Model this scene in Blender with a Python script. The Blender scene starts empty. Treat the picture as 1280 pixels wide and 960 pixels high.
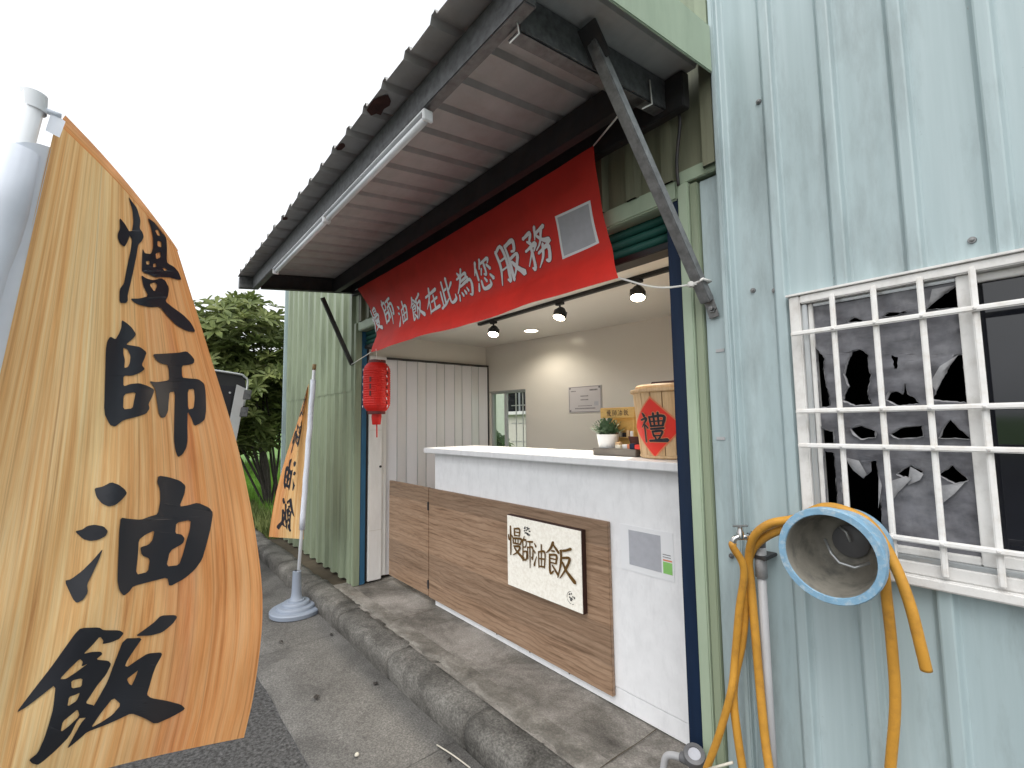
import bpy, bmesh, math, random
import numpy as np
from mathutils import Vector, Matrix, noise as mnoise
random.seed(7)
rad = math.radians
S = bpy.context.scene
COL = S.collection

# ---------------------------------------------------------------- camera
FPX = 588.0                      # focal length in pixels of a 1280 wide frame
YAW, PITCH, ROLL = rad(50.3), rad(4.8), rad(-0.86)
cy, sy, cp, sp = math.cos(YAW), math.sin(YAW), math.cos(PITCH), math.sin(PITCH)
fwd = Vector((-sy*cp, cy*cp, sp)); rgt0 = Vector((cy, sy, 0)); up0 = rgt0.cross(fwd)
rgt = math.cos(ROLL)*rgt0 + math.sin(ROLL)*up0
upv = -math.sin(ROLL)*rgt0 + math.cos(ROLL)*up0
CAM = Vector((0, 0, 1.3))
cd = bpy.data.cameras.new('camera'); cam = bpy.data.objects.new('camera', cd); COL.objects.link(cam)
cam.matrix_world = Matrix(((rgt.x, upv.x, -fwd.x, CAM.x), (rgt.y, upv.y, -fwd.y, CAM.y), (rgt.z, upv.z, -fwd.z, CAM.z), (0, 0, 0, 1)))
cd.sensor_width = 36; cd.lens = FPX/1280*36; cd.clip_start = .02; cd.clip_end = 3000
S.camera = cam
# ---------------------------------------------------------------- sky, sun, exposure
SUN_EL, SUN_AZ = 58, 150         # azimuth clockwise from +Y
w = bpy.data.worlds.new('World'); S.world = w; w.use_nodes = True
wn = w.node_tree.nodes; wl = w.node_tree.links
bg = wn['Background']; sk = wn.new('ShaderNodeTexSky'); sk.sky_type = 'NISHITA'; sk.sun_disc = False
sk.sun_elevation = rad(SUN_EL); sk.sun_rotation = rad(SUN_AZ); sk.dust_density = 5; sk.air_density = 1.0
hs = wn.new('ShaderNodeHueSaturation'); hs.inputs['Saturation'].default_value = .10
wm_ = wn.new('ShaderNodeMix'); wm_.data_type = 'RGBA'; wm_.inputs[0].default_value = .65      # even layer of white cloud over the clear sky
wt = wn.new('ShaderNodeTexCoord'); wz = wn.new('ShaderNodeTexNoise'); wz.inputs['Scale'].default_value = 1.6; wz.inputs['Detail'].default_value = 5
wl.new(wt.outputs['Generated'], wz.inputs['Vector']); wr = wn.new('ShaderNodeValToRGB'); wr.color_ramp.elements[0].position = .36; wr.color_ramp.elements[1].position = .64
wr.color_ramp.elements[0].color = (.80, .845, .89, 1); wr.color_ramp.elements[1].color = (1, 1, 1, 1); wl.new(wz.outputs[0], wr.inputs[0])
wk = wn.new('ShaderNodeVectorMath'); wk.operation = 'SCALE'; wk.inputs['Scale'].default_value = 5.6
wl.new(wr.outputs[0], wk.inputs[0]); wl.new(wk.outputs[0], wm_.inputs[7])
wl.new(sk.outputs[0], hs.inputs['Color']); wl.new(hs.outputs[0], wm_.inputs[6]); wl.new(wm_.outputs[2], bg.inputs[0]); bg.inputs[1].default_value = .15
sl = bpy.data.lights.new('sun', 'SUN'); sl.energy = .6; sl.angle = rad(35); sl.color = (1, .97, .93)
so = bpy.data.objects.new('sun', sl); COL.objects.link(so)
sd = Vector((math.sin(rad(SUN_AZ))*math.cos(rad(SUN_EL)), math.cos(rad(SUN_AZ))*math.cos(rad(SUN_EL)), math.sin(rad(SUN_EL))))
so.rotation_euler = sd.to_track_quat('Z', 'Y').to_euler(); so.location = sd*20
vs = S.view_settings; vs.view_transform = 'Standard'; vs.look = 'None'; vs.exposure = .95; vs.gamma = 1

# ---------------------------------------------------------------- pixel -> world point at a known plane
def ray(x, y): return rgt*((x-640)/FPX) - upv*((y-480)/FPX) + fwd
def onX(x, y, X): d = ray(x, y); return CAM + d*((X-CAM.x)/d.x)
def onY(x, y, Y): d = ray(x, y); return CAM + d*((Y-CAM.y)/d.y)
def onZ(x, y, Z): d = ray(x, y); return CAM + d*((Z-CAM.z)/d.z)

# ---------------------------------------------------------------- materials
def newmat(name):
    m = bpy.data.materials.new(name); m.use_nodes = True
    return m, m.node_tree.nodes, m.node_tree.links, m.node_tree.nodes['Principled BSDF']
def ramp(n, stops):
    r = n.new('ShaderNodeValToRGB'); e = r.color_ramp.elements
    while len(e) < len(stops): e.new(.5)
    for i, (p, c) in enumerate(stops):
        e[i].position = p; e[i].color = (*c, 1) if len(c) == 3 else c
    return r
def coords(n, l, scale, kind='Object'):
    t = n.new('ShaderNodeTexCoord'); mp = n.new('ShaderNodeMapping'); mp.inputs['Scale'].default_value = scale
    l.new(t.outputs[kind], mp.inputs[0]); return mp
def noise(n, l, vec, scale, detail=6, rough=.6, dist=0):
    t = n.new('ShaderNodeTexNoise'); t.inputs['Scale'].default_value = scale; t.inputs['Detail'].default_value = detail
    t.inputs['Roughness'].default_value = rough; t.inputs['Distortion'].default_value = dist
    l.new(vec.outputs[0], t.inputs['Vector']); return t
def mixc(n, l, fac, a, b, blend='MIX'):
    m = n.new('ShaderNodeMix'); m.data_type = 'RGBA'; m.blend_type = blend
    for idx, v in ((0, fac), (6, a), (7, b)):
        if isinstance(v, (int, float)): m.inputs[idx].default_value = v
        elif isinstance(v, tuple): m.inputs[idx].default_value = (*v, 1)
        else: l.new(v, m.inputs[idx])
    return m.outputs[2]
def bump(n, l, p, h, strength=.3, dist=.01):
    b = n.new('ShaderNodeBump'); b.inputs['Strength'].default_value = strength; b.inputs['Distance'].default_value = dist
    l.new(h, b.inputs['Height']); l.new(b.outputs[0], p.inputs['Normal'])
def M(name, col, rough=.6, metal=0, var=.15, scale=(1, 1, 1), ns=6., bmp=0., dirt=None, dirt_amt=.5, dscale=(3, 3, .6), spec=.5, bns=None):
    m, n, l, p = newmat(name)
    mp = coords(n, l, scale); t = noise(n, l, mp, ns)
    lo = tuple(c*(1-var) for c in col); hi = tuple(min(1, c*(1+var)) for c in col)
    c = ramp(n, [(.3, lo), (.7, hi)]); l.new(t.outputs[0], c.inputs[0]); out = c.outputs[0]
    if dirt:
        mp2 = coords(n, l, dscale); t2 = noise(n, l, mp2, 2.2, 8, .65)
        r2 = ramp(n, [(.48, (0, 0, 0)), (.72, (dirt_amt,)*3)]); l.new(t2.outputs[0], r2.inputs[0])
        out = mixc(n, l, r2.outputs[0], out, dirt)
    l.new(out, p.inputs['Base Color'])
    p.inputs['Roughness'].default_value = rough; p.inputs['Metallic'].default_value = metal; p.inputs['Specular IOR Level'].default_value = spec
    if bmp:
        tb = noise(n, l, coords(n, l, (1, 1, 1)), bns or ns*6, 8, .7); bump(n, l, p, tb.outputs[0], bmp)
    return m
def Mwood(name, stops, scale, ns=3., rough=.5, kind='Object', trans=0., bands=None):
    m, n, l, p = newmat(name)
    mp = coords(n, l, scale, kind)
    t = noise(n, l, mp, ns, 9, .62, .6)
    fine = noise(n, l, coords(n, l, tuple(s*3.3 for s in scale), kind), ns*2.2, 6, .7)
    c = ramp(n, stops); l.new(t.outputs[0], c.inputs[0])
    fr = ramp(n, [(.35, (.80, .80, .80)), (.65, (1.0, 1.0, 1.0))]); l.new(fine.outputs[0], fr.inputs[0])
    out = mixc(n, l, .75, c.outputs[0], fr.outputs[0], 'MULTIPLY')
    if bands: out = bands(n, l, out)
    l.new(out, p.inputs['Base Color']); p.inputs['Roughness'].default_value = rough
    if trans:
        tr = n.new('ShaderNodeBsdfTranslucent'); l.new(out, tr.inputs[0]); mx = n.new('ShaderNodeMixShader'); mx.inputs[0].default_value = trans
        l.new(p.outputs[0], mx.inputs[1]); l.new(tr.outputs[0], mx.inputs[2]); l.new(mx.outputs[0], n['Material Output'].inputs[0])
    return m
def Mcloth(name, col, trans=.2, rough=.7):
    m, n, l, p = newmat(name); p.inputs['Base Color'].default_value = (*col, 1); p.inputs['Roughness'].default_value = rough
    t = noise(n, l, coords(n, l, (1, 1, 1)), 5, 4); c = ramp(n, [(.3, tuple(x*.88 for x in col)), (.7, tuple(min(1, x*1.08) for x in col))])
    l.new(t.outputs[0], c.inputs[0]); l.new(c.outputs[0], p.inputs['Base Color'])
    tr = n.new('ShaderNodeBsdfTranslucent'); l.new(c.outputs[0], tr.inputs[0]); mx = n.new('ShaderNodeMixShader'); mx.inputs[0].default_value = trans
    l.new(p.outputs[0], mx.inputs[1]); l.new(tr.outputs[0], mx.inputs[2]); l.new(mx.outputs[0], n['Material Output'].inputs[0])
    return m
def Memit(name, col, st):
    m, n, l, p = newmat(name); p.inputs['Emission Color'].default_value = (*col, 1); p.inputs['Emission Strength'].default_value = st
    p.inputs['Base Color'].default_value = (.8, .8, .8, 1); return m
def Mglass(name, col=(.9, .95, .93), alpha=.85, rough=.03):
    m, n, l, p = newmat(name); g = n.new('ShaderNodeBsdfGlossy'); g.inputs['Roughness'].default_value = rough
    t = n.new('ShaderNodeBsdfTransparent'); t.inputs[0].default_value = (*col, 1); mx = n.new('ShaderNodeMixShader')
    fr = n.new('ShaderNodeFresnel'); fr.inputs[0].default_value = 1.5
    l.new(fr.outputs[0], mx.inputs[0]); l.new(t.outputs[0], mx.inputs[1]); l.new(g.outputs[0], mx.inputs[2]); l.new(mx.outputs[0], n['Material Output'].inputs[0])
    return m
def Mconcrete(name, stops, ns=1.6, rough=.85, bmp=.4, speck=.3, grain=90.):
    m, n, l, p = newmat(name)
    mp = coords(n, l, (1, 1, 1)); t = noise(n, l, mp, ns, 9, .68, .4)
    c = ramp(n, stops); l.new(t.outputs[0], c.inputs[0])
    g = noise(n, l, mp, grain, 3, .7); gr = ramp(n, [(.36, (1-speck,)*3), (.62, (1, 1, 1)), (.74, (1+speck*.9,)*3)]); l.new(g.outputs[0], gr.inputs[0])
    out = mixc(n, l, 1., c.outputs[0], gr.outputs[0], 'MULTIPLY')
    l.new(out, p.inputs['Base Color']); p.inputs['Roughness'].default_value = rough; p.inputs['Specular IOR Level'].default_value = .3
    mid = noise(n, l, mp, grain*.35, 6, .75); bump(n, l, p, mid.outputs[0], bmp, .012)
    return m

MT = {}
def Mwallblue():
    m, n, l, p = newmat('pale_blue_sheet')
    a = noise(n, l, coords(n, l, (7, 7, .25)), 3, 7, .6); c = ramp(n, [(.3, (.335, .42, .435)), (.5, (.38, .47, .487)), (.7, (.435, .525, .542))]); l.new(a.outputs[0], c.inputs[0])
    b = noise(n, l, coords(n, l, (4, 4, .9)), 2.2, 9, .7); rb = ramp(n, [(.47, (0, 0, 0)), (.72, (.75, .75, .75))]); l.new(b.outputs[0], rb.inputs[0])
    o = mixc(n, l, rb.outputs[0], c.outputs[0], (.22, .26, .265))
    d = noise(n, l, coords(n, l, (1, 1, 1)), 55, 5, .75); rd = ramp(n, [(.66, (0, 0, 0)), (.72, (.7, .7, .7))]); l.new(d.outputs[0], rd.inputs[0])
    e = noise(n, l, coords(n, l, (1, 1, 1)), 4.5, 3, .6); re = ramp(n, [(.52, (0, 0, 0)), (.66, (1, 1, 1))]); l.new(e.outputs[0], re.inputs[0])
    sp_m = n.new('ShaderNodeMath'); sp_m.operation = 'MULTIPLY'; l.new(rd.outputs[0], sp_m.inputs[0]); l.new(re.outputs[0], sp_m.inputs[1])
    o = mixc(n, l, sp_m.outputs[0], o, (.13, .15, .155)); l.new(o, p.inputs['Base Color']); p.inputs['Roughness'].default_value = .42
    tb = noise(n, l, coords(n, l, (1, 1, .4)), 7, 5, .6); bump(n, l, p, tb.outputs[0], .10, .01)
    return m
MT['blue_wall'] = Mwallblue()
MT['green_wall'] = M('green_sheet', (.27, .32, .22), .45, 0, .10, (6, 6, .3), 3, .05, (.11, .135, .09), .6, (5, 5, .6), bns=3)
MT['green_trim'] = M('pale_green_trim', (.36, .44, .325), .5, 0, .08, (3, 3, .5), 3, 0, (.22, .29, .2), .5, (4, 4, 1))
MT['olive_wall'] = M('olive_sheet', (.175, .18, .12), .6, 0, .2, (5, 5, .4), 4, .05, (.085, .085, .055), .6, (9, 9, .5), bns=3)  # darker, yellower green for the wall strip just above the lintel
MT['navy'] = M('navy_paint', (.007, .018, .045), .55, 0, .25, (3, 3, .6), 5, 0, (.03, .04, .055), .3, spec=.2)
MT['blue_paint'] = M('blue_paint', (.03, .11, .20), .5, 0, .2, (3, 3, .6), 5, spec=.3)
MT['teal'] = M('teal_shutter', (.02, .10, .08), .5, 0, .15, spec=.3)
MT['black'] = M('black_paint', (.012, .012, .013), .5, 0, .1)
MT['galv'] = M('galvanised_steel', (.12, .123, .127), .5, .4, .4, (1, 1, 1), 40, .06, (.16, .165, .17), .6, (22, 22, 22), spec=.4)
MT['dark_steel'] = M('dark_steel', (.045, .045, .047), .55, .3, .25, (1, 1, 1), 12, .05, (.08, .05, .035), .4, (8, 8, 8))
MT['roof'] = M('roof_sheet_brown', (.40, .395, .39), .55, .0, .10, (2, 4, 2), 4, .04, (.30, .25, .23), .5, (6, 3, 3))
MT['rust'] = M('rust', (.07, .025, .02), .9, 0, .4, (1, 1, 1), 25, .4)
MT['white_paint'] = M('white_paint', (.78, .77, .75), .4, 0, .04, (3, 3, .6), 5, 0, (.55, .52, .47), .35, (5, 5, 1.2))
MT['frame_white'] = M('window_white', (.72, .71, .69), .4, 0, .06, (4, 4, 2), 5, 0, (.42, .39, .35), .55, (9, 9, 6))
MT['bar_white'] = M('bar_white', (.80, .79, .77), .35, 0, .04, (4, 4, 4), 8, 0, (.5, .42, .33), .4, (12, 12, 12))
MT['counter'] = M('white_stone_laminate', (.83, .835, .85), .4, 0, .04, (2, 2, 2), 7, .04, (.73, .735, .75), .8, (14, 14, 5), bns=40)
MT['cream'] = M('cream_wall', (.65, .62, .56), .22, 0, .015, (1, 1, 1), 2)
MT['ceiling'] = M('ceiling_paint', (.70, .675, .62), .4, 0, .015, (1, 1, 1), 2)
MT['accordion'] = M('accordion_pvc', (.74, .735, .76), .25, 0, .03, (5, 5, .5), 4)
MT['dark_room'] = M('dark_room', (.014, .014, .018), .9, 0, .2)
MT['dark_glass'] = M('dark_glass', (.006, .007, .011), .06, 0, .3, (1, 1, 1), 6, spec=.7)
MT['film'] = M('torn_film', (.12, .12, .134), .4, 0, .35, (4, 4, 8), 6, .12, (.23, .23, .245), .6, (10, 10, 6), bns=14)
MT['film_edge'] = M('film_flap', (.30, .30, .31), .5, 0, .2, (6, 6, 6), 8)
MT['red_banner'] = Mcloth('red_banner', (.82, .040, .028), .28, .6)
MT['silver_print'] = M('silver_print', (.80, .79, .82), .5, 0, .06)
MT['print_edge'] = M('print_edge', (.20, .01, .015), .6, 0, .1)
MT['white_card'] = M('white_card', (.80, .81, .83), .5, 0, .02)
MT['grey_card'] = M('grey_card', (.42, .43, .47), .5, 0, .06, (1, 1, 1), 30)
MT['ink'] = M('black_ink', (.016, .017, .024), .45, 0, .1)
MT['gold'] = M('gold_brown_letters', (.15, .075, .015), .4, .2, .25, (1, 1, 1), 40)
MT['chrome'] = M('chrome', (.55, .55, .55), .18, 1, .1)
MT['pvc'] = M('grey_pvc', (.42, .42, .43), .45, 0, .1, (4, 4, 1), 6, 0, (.25, .25, .25), .4)
MT['pvc_dark'] = M('dark_grey_pvc', (.10, .10, .105), .45, 0, .2, (1, 1, 1), 10)
MT['hose'] = M('orange_yellow_hose', (.56, .275, .035), .5, 0, .15, (1, 1, 1), 9, .08, (.26, .12, .03), .6, (9, 9, 9), bns=60)
MT['drum_blue'] = M('worn_blue_paint', (.20, .36, .50), .5, 0, .15, (1, 1, 1), 25, .1, (.50, .56, .58), .8, (30, 30, 30))
MT['drum_in'] = M('grimy_steel', (.25, .235, .20), .6, .0, .35, (1, 1, 1), 9, .1, (.045, .05, .05), .8, (8, 8, 8))
MT['flag_base'] = M('grey_blue_plastic', (.23, .265, .325), .5, 0, .06)
MT['sleeve'] = Mcloth('white_sleeve', (.80, .84, .93), .15, .6)
MT['pole'] = M('white_pole', (.80, .82, .85), .35, 0, .03)
MT['cork'] = M('pole_tip', (.28, .18, .08), .6)
MT['lantern'] = Mcloth('lantern_silk', (.72, .022, .014), .3, .5)
MT['lantern_cap'] = M('lantern_cap', (.10, .008, .006), .5)
MT['pale_wood'] = Mwood('pale_cedar', [(.3, (.50, .32, .16)), (.5, (.64, .44, .24)), (.7, (.70, .52, .31))], (14, 14, .8), 2., .5)
MT['sign_wood'] = Mwood('board_wood', [(.3, (.55, .33, .09)), (.7, (.70, .46, .15))], (2, 10, 10), 3., .5)
MT['red_paper'] = M('red_paper', (.72, .03, .016), .5, 0, .06)
MT['gold_paper'] = M('gold_paper', (.66, .22, .10), .5, 0, .1)
MT['dark_brown'] = M('dark_brown_edge', (.035, .012, .010), .5)
MT['grey_tray'] = M('grey_tray', (.14, .125, .105), .6)
MT['leaf_small'] = M('herb_leaf', (.05, .10, .045), .5, 0, .4, (1, 1, 1), 30)
MT['pot'] = M('white_pot', (.76, .77, .77), .3, 0, .02)
MT['paper'] = M('notice_paper', (.52, .50, .51), .35, 0, .03)
MT['paper_ink'] = M('notice_ink', (.16, .15, .16), .6)
MT['bark'] = M('bark', (.06, .052, .042), .9, 0, .35, (6, 6, 2), 9, .5)
MT['litter'] = M('dark_wet_leaf', (.02, .016, .013), .7, 0, .3)
MT['straw'] = M('straw', (.55, .52, .44), .6)
MT['asphalt'] = Mconcrete('asphalt', [(.3, (.06, .061, .064)), (.7, (.105, .105, .106))], .7, .85, .7, .75, 60.)
MT['gutter'] = Mconcrete('gutter_concrete', [(.30, (.085, .081, .076)), (.48, (.145, .139, .130)), (.70, (.205, .197, .185))], 2.8, .85, .7, .5, 120.)
MT['kerb'] = Mconcrete('kerb_concrete', [(.3, (.06, .057, .05)), (.48, (.155, .147, .133)), (.70, (.29, .278, .252))], 4.2, .9, .75, .5, 95.)
MT['paving'] = Mconcrete('paving_concrete', [(.32, (.085, .077, .067)), (.45, (.19, .175, .153)), (.57, (.33, .305, .275)), (.72, (.46, .43, .395))], 2.6, .8, .5, .35, 130.)
MT['mortar'] = Mconcrete('mortar', [(.32, (.11, .10, .086)), (.5, (.20, .185, .16)), (.7, (.36, .335, .30))], 5., .9, .5, .3, 90.)
MT['soil'] = M('soil', (.07, .055, .035), .95, 0, .3, (1, 1, 1), 4, .4)
MT['trim_grey'] = M('silver_trim', (.52, .54, .55), .35, .6, .08)
MT['cab_black'] = M('black_panel', (.015, .016, .017), .8, 0, .2)
MT['house_wall'] = M('house_render', (.66, .62, .56), .8, 0, .06)
MT['house_roof'] = M('house_roof', (.20, .10, .07), .8, 0, .2)
MT['mint'] = M('mint_panel', (.55, .68, .60), .5)
MT['screw'] = M('screw_head', (.22, .22, .22), .4, .7, .2)
MT['cord'] = M('white_cord', (.74, .73, .70), .7)

def leafmat(name, a, b, c3, trans=.25):
    m, n, l, p = newmat(name); oi = coords(n, l, (1, 1, 1)); t = noise(n, l, oi, 3.5, 4, .7)
    r = ramp(n, [(.3, a), (.5, b), (.72, c3)]); l.new(t.outputs[0], r.inputs[0]); l.new(r.outputs[0], p.inputs['Base Color'])
    p.inputs['Roughness'].default_value = .5; p.inputs['Specular IOR Level'].default_value = .3
    tr = n.new('ShaderNodeBsdfTranslucent'); l.new(r.outputs[0], tr.inputs[0]); mx = n.new('ShaderNodeMixShader'); mx.inputs[0].default_value = trans
    l.new(p.outputs[0], mx.inputs[1]); l.new(tr.outputs[0], mx.inputs[2]); l.new(mx.outputs[0], n['Material Output'].inputs[0]); return m
MT['leaf'] = leafmat('loquat_leaf', (.055, .085, .025), (.15, .19, .06), (.34, .37, .14))
MT['leaf_far'] = leafmat('far_leaf', (.03, .06, .02), (.06, .10, .03), (.10, .15, .05))
MT['grass'] = leafmat('grass_blade', (.11, .24, .03), (.17, .34, .05), (.25, .42, .09), .35)
MT['field'] = M('grass_soil', (.10, .20, .035), .9, 0, .3, (1, 1, 1), 3, .4)

# wood laminate of the counter front: horizontal boards printed, each of its own tone
def boards(n, l, out):
    mp = coords(n, l, (0, 0, 5.6)); vz = n.new('ShaderNodeTexVoronoi') ; vz.inputs['Scale'].default_value = 1.0
    wn_ = n.new('ShaderNodeTexWhiteNoise'); wn_.noise_dimensions = '1D'
    sx = n.new('ShaderNodeSeparateXYZ'); l.new(mp.outputs[0], sx.inputs[0]); fl = n.new('ShaderNodeMath'); fl.operation = 'FLOOR'
    l.new(sx.outputs[2], fl.inputs[0]); l.new(fl.outputs[0], wn_.inputs['W'])
    r = ramp(n, [(0, (.80, .80, .80)), (1, (1.12, 1.10, 1.08))]); l.new(wn_.outputs['Value'], r.inputs[0])
    wv = n.new('ShaderNodeTexWave'); wv.wave_type = 'BANDS'; wv.bands_direction = 'Z'; wv.inputs['Scale'].default_value = 7.; wv.inputs['Distortion'].default_value = 9.; wv.inputs['Detail'].default_value = 3.5; wv.inputs['Detail Scale'].default_value = 1.1; wv.inputs['Detail Roughness'].default_value = .55
    mpw = coords(n, l, (.55, 1, 1.6)); l.new(mpw.outputs[0], wv.inputs['Vector']); rw = ramp(n, [(.0, (.74, .72, .70)), (.35, (1, 1, 1))]); l.new(wv.outputs['Fac'], rw.inputs[0])
    out = mixc(n, l, .8, out, rw.outputs[0], 'MULTIPLY')
    return mixc(n, l, 1., out, r.outputs[0], 'MULTIPLY')
MT['laminate'] = Mwood('oak_laminate', [(.28, (.18, .108, .064)), (.46, (.34, .22, .142)), (.70, (.43, .295, .20))], (.9, 14, 14), 3.6, .42, bands=boards)
def flagtone(n, l, out):
    t = n.new('ShaderNodeTexCoord'); sx = n.new('ShaderNodeSeparateXYZ'); l.new(t.outputs['UV'], sx.inputs[0])
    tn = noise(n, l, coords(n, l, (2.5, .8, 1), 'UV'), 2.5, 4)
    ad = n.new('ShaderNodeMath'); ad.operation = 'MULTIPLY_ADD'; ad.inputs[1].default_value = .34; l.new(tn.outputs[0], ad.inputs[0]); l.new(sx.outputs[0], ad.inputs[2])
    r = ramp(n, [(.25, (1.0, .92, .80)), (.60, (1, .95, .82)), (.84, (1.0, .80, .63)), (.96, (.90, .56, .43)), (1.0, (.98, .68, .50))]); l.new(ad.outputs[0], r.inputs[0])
    st = noise(n, l, coords(n, l, (46, .55, 1), 'UV'), 1.6, 5, .6, .3); sr = ramp(n, [(.30, (.62, .48, .38)), (.44, (1, 1, 1)), (.66, (1.06, 1.05, 1.0))]); l.new(st.outputs[0], sr.inputs[0])
    out = mixc(n, l, .8, out, sr.outputs[0], 'MULTIPLY')
    cw = noise(n, l, coords(n, l, (420, 1000, 1), 'UV'), 1., 2, .5); bump(n, l, n['Principled BSDF'], cw.outputs[0], .25, .001)
    return mixc(n, l, 1., out, r.outputs[0], 'MULTIPLY')
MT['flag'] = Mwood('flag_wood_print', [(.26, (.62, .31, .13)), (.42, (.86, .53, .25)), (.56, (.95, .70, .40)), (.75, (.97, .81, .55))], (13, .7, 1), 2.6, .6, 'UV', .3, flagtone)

# ---------------------------------------------------------------- object helpers
def tag(o, label=None, cat=None, group=None, kind=None):
    if label: o['label'] = label
    if cat: o['category'] = cat
    if group: o['group'] = group
    if kind: o['kind'] = kind
    return o
def thing(name, loc, label, cat, group=None):
    o = bpy.data.objects.new(name, None); COL.objects.link(o); o.location = loc; o.empty_display_size = .1
    return tag(o, label, cat, group)
def worldloc(o):
    v = Vector(o.location)
    return v
def link(o, parent):
    COL.objects.link(o)
    if parent is not None:
        o.parent = parent
        if parent.type == 'EMPTY': o.matrix_parent_inverse = Matrix.Translation(-Vector(parent.location))
    return o
def mesh(name, verts, faces, mat, parent=None, smooth=False, uvs=None):
    me = bpy.data.meshes.new(name); me.from_pydata([tuple(v) for v in verts], [], faces); me.update()
    if smooth: me.polygons.foreach_set('use_smooth', [True]*len(me.polygons))
    if uvs:
        lay = me.uv_layers.new(name='UVMap')
        for lp in me.loops: lay.data[lp.index].uv = uvs[lp.vertex_index]
    if mat: me.materials.append(MT[mat] if isinstance(mat, str) else mat)
    return link(bpy.data.objects.new(name, me), parent)
def bm_obj(name, bm, mat, parent=None, smooth=False):
    me = bpy.data.meshes.new(name); bm.to_mesh(me); bm.free()
    if smooth: me.polygons.foreach_set('use_smooth', [True]*len(me.polygons))
    me.materials.append(MT[mat] if isinstance(mat, str) else mat)
    return link(bpy.data.objects.new(name, me), parent)
def box(name, x0, x1, y0, y1, z0, z1, mat, parent=None, bev=.003):
    bm = bmesh.new(); bmesh.ops.create_cube(bm, size=1)
    for v in bm.verts: v.co = Vector(((x0+x1)/2+v.co.x*(x1-x0), (y0+y1)/2+v.co.y*(y1-y0), (z0+z1)/2+v.co.z*(z1-z0)))
    if bev: bmesh.ops.bevel(bm, geom=bm.edges[:], offset=min(bev, .3*min(abs(x1-x0), abs(y1-y0), abs(z1-z0))), segments=2, affect='EDGES')
    return bm_obj(name, bm, mat, parent)
def hexa(name, P, mat, parent=None, bev=0):   # 8 points: bottom quad then top quad
    bm = bmesh.new(); v = [bm.verts.new(p) for p in P]
    for f in ((3, 2, 1, 0), (4, 5, 6, 7), (0, 1, 5, 4), (1, 2, 6, 5), (2, 3, 7, 6), (3, 0, 4, 7)): bm.faces.new([v[i] for i in f])
    bmesh.ops.recalc_face_normals(bm, faces=bm.faces[:])
    if bev: bmesh.ops.bevel(bm, geom=bm.edges[:], offset=bev, segments=2, affect='EDGES')
    return bm_obj(name, bm, mat, parent)
def bar(name, a, b, wd, th, mat, parent=None, side=None, bev=.002):   # rectangular bar from a to b
    a, b = Vector(a), Vector(b); d = (b-a).normalized()
    s = Vector(side) if side is not None else (Vector((0, 0, 1)) if abs(d.z) < .9 else Vector((1, 0, 0)))
    s = (s - d*s.dot(d)).normalized(); t = d.cross(s)
    P = []
    for c in (a, b):
        P += [c+s*wd/2*i+t*th/2*j for i, j in ((-1, -1), (1, -1), (1, 1), (-1, 1))]
    return hexa(name, P, mat, parent, bev)
def catmull(pts, k=8):
    P = [Vector(p) for p in pts]; P = [P[0]*2-P[1]] + P + [P[-1]*2-P[-2]]; out = []
    for i in range(1, len(P)-2):
        for j in range(k):
            t = j/k; p0, p1, p2, p3 = P[i-1:i+3]
            out.append(.5*((2*p1)+(p2-p0)*t+(2*p0-5*p1+4*p2-p3)*t*t+(3*p1-p0-3*p2+p3)*t**3))
    out.append(P[-2]); return out
def tube(name, pts, r, mat, parent=None, n=10, smooth_k=0, cap=True, r1=None, hollow=0):
    P = catmull(pts, smooth_k) if smooth_k else [Vector(p) for p in pts]
    V, Fc = [], []; prev = None
    for i, p in enumerate(P):
        d = (P[min(i+1, len(P)-1)]-P[max(i-1, 0)]).normalized()
        s = prev if prev is not None else (Vector((0, 0, 1)) if abs(d.z) < .9 else Vector((1, 0, 0)))
        s = (s-d*s.dot(d)).normalized(); prev = s; t = d.cross(s)
        rr = r if r1 is None else r+(r1-r)*i/(len(P)-1)
        for k in range(n):
            a = 2*math.pi*k/n; V.append(p+(s*math.cos(a)+t*math.sin(a))*rr)
    for i in range(len(P)-1):
        for k in range(n):
            Fc.append((i*n+k, i*n+(k+1) % n, (i+1)*n+(k+1) % n, (i+1)*n+k))
    if cap: Fc += [tuple(range(n))[::-1], tuple(range((len(P)-1)*n, len(P)*n))]
    return mesh(name, V, Fc, mat, parent, True)
def lathe(name, prof, org, mat, parent=None, axis=(0, 0, 1), n=32, sx=1., smooth=True, a0=0):
    ax = Vector(axis).normalized(); s = Vector((1, 0, 0)) if abs(ax.x) < .9 else Vector((0, 1, 0)); s = (s-ax*s.dot(ax)).normalized(); t = ax.cross(s); org = Vector(org)
    V, Fc = [], []
    for (r, h) in prof:
        for k in range(n):
            a = 2*math.pi*k/n+a0; V.append(org+ax*h+(s*math.cos(a)*sx+t*math.sin(a))*r)
    for i in range(len(prof)-1):
        for k in range(n): Fc.append((i*n+k, i*n+(k+1) % n, (i+1)*n+(k+1) % n, (i+1)*n+k))
    o = mesh(name, V, Fc, mat, parent, smooth)
    if smooth:
        bm = bmesh.new(); bm.from_mesh(o.data)
        bmesh.ops.remove_doubles(bm, verts=bm.verts[:], dist=1e-5)
        for e in bm.edges:
            if len(e.link_faces) == 2 and e.calc_face_angle(0) > rad(40): e.smooth = False
        bm.to_mesh(o.data); bm.free()
    return o
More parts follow.
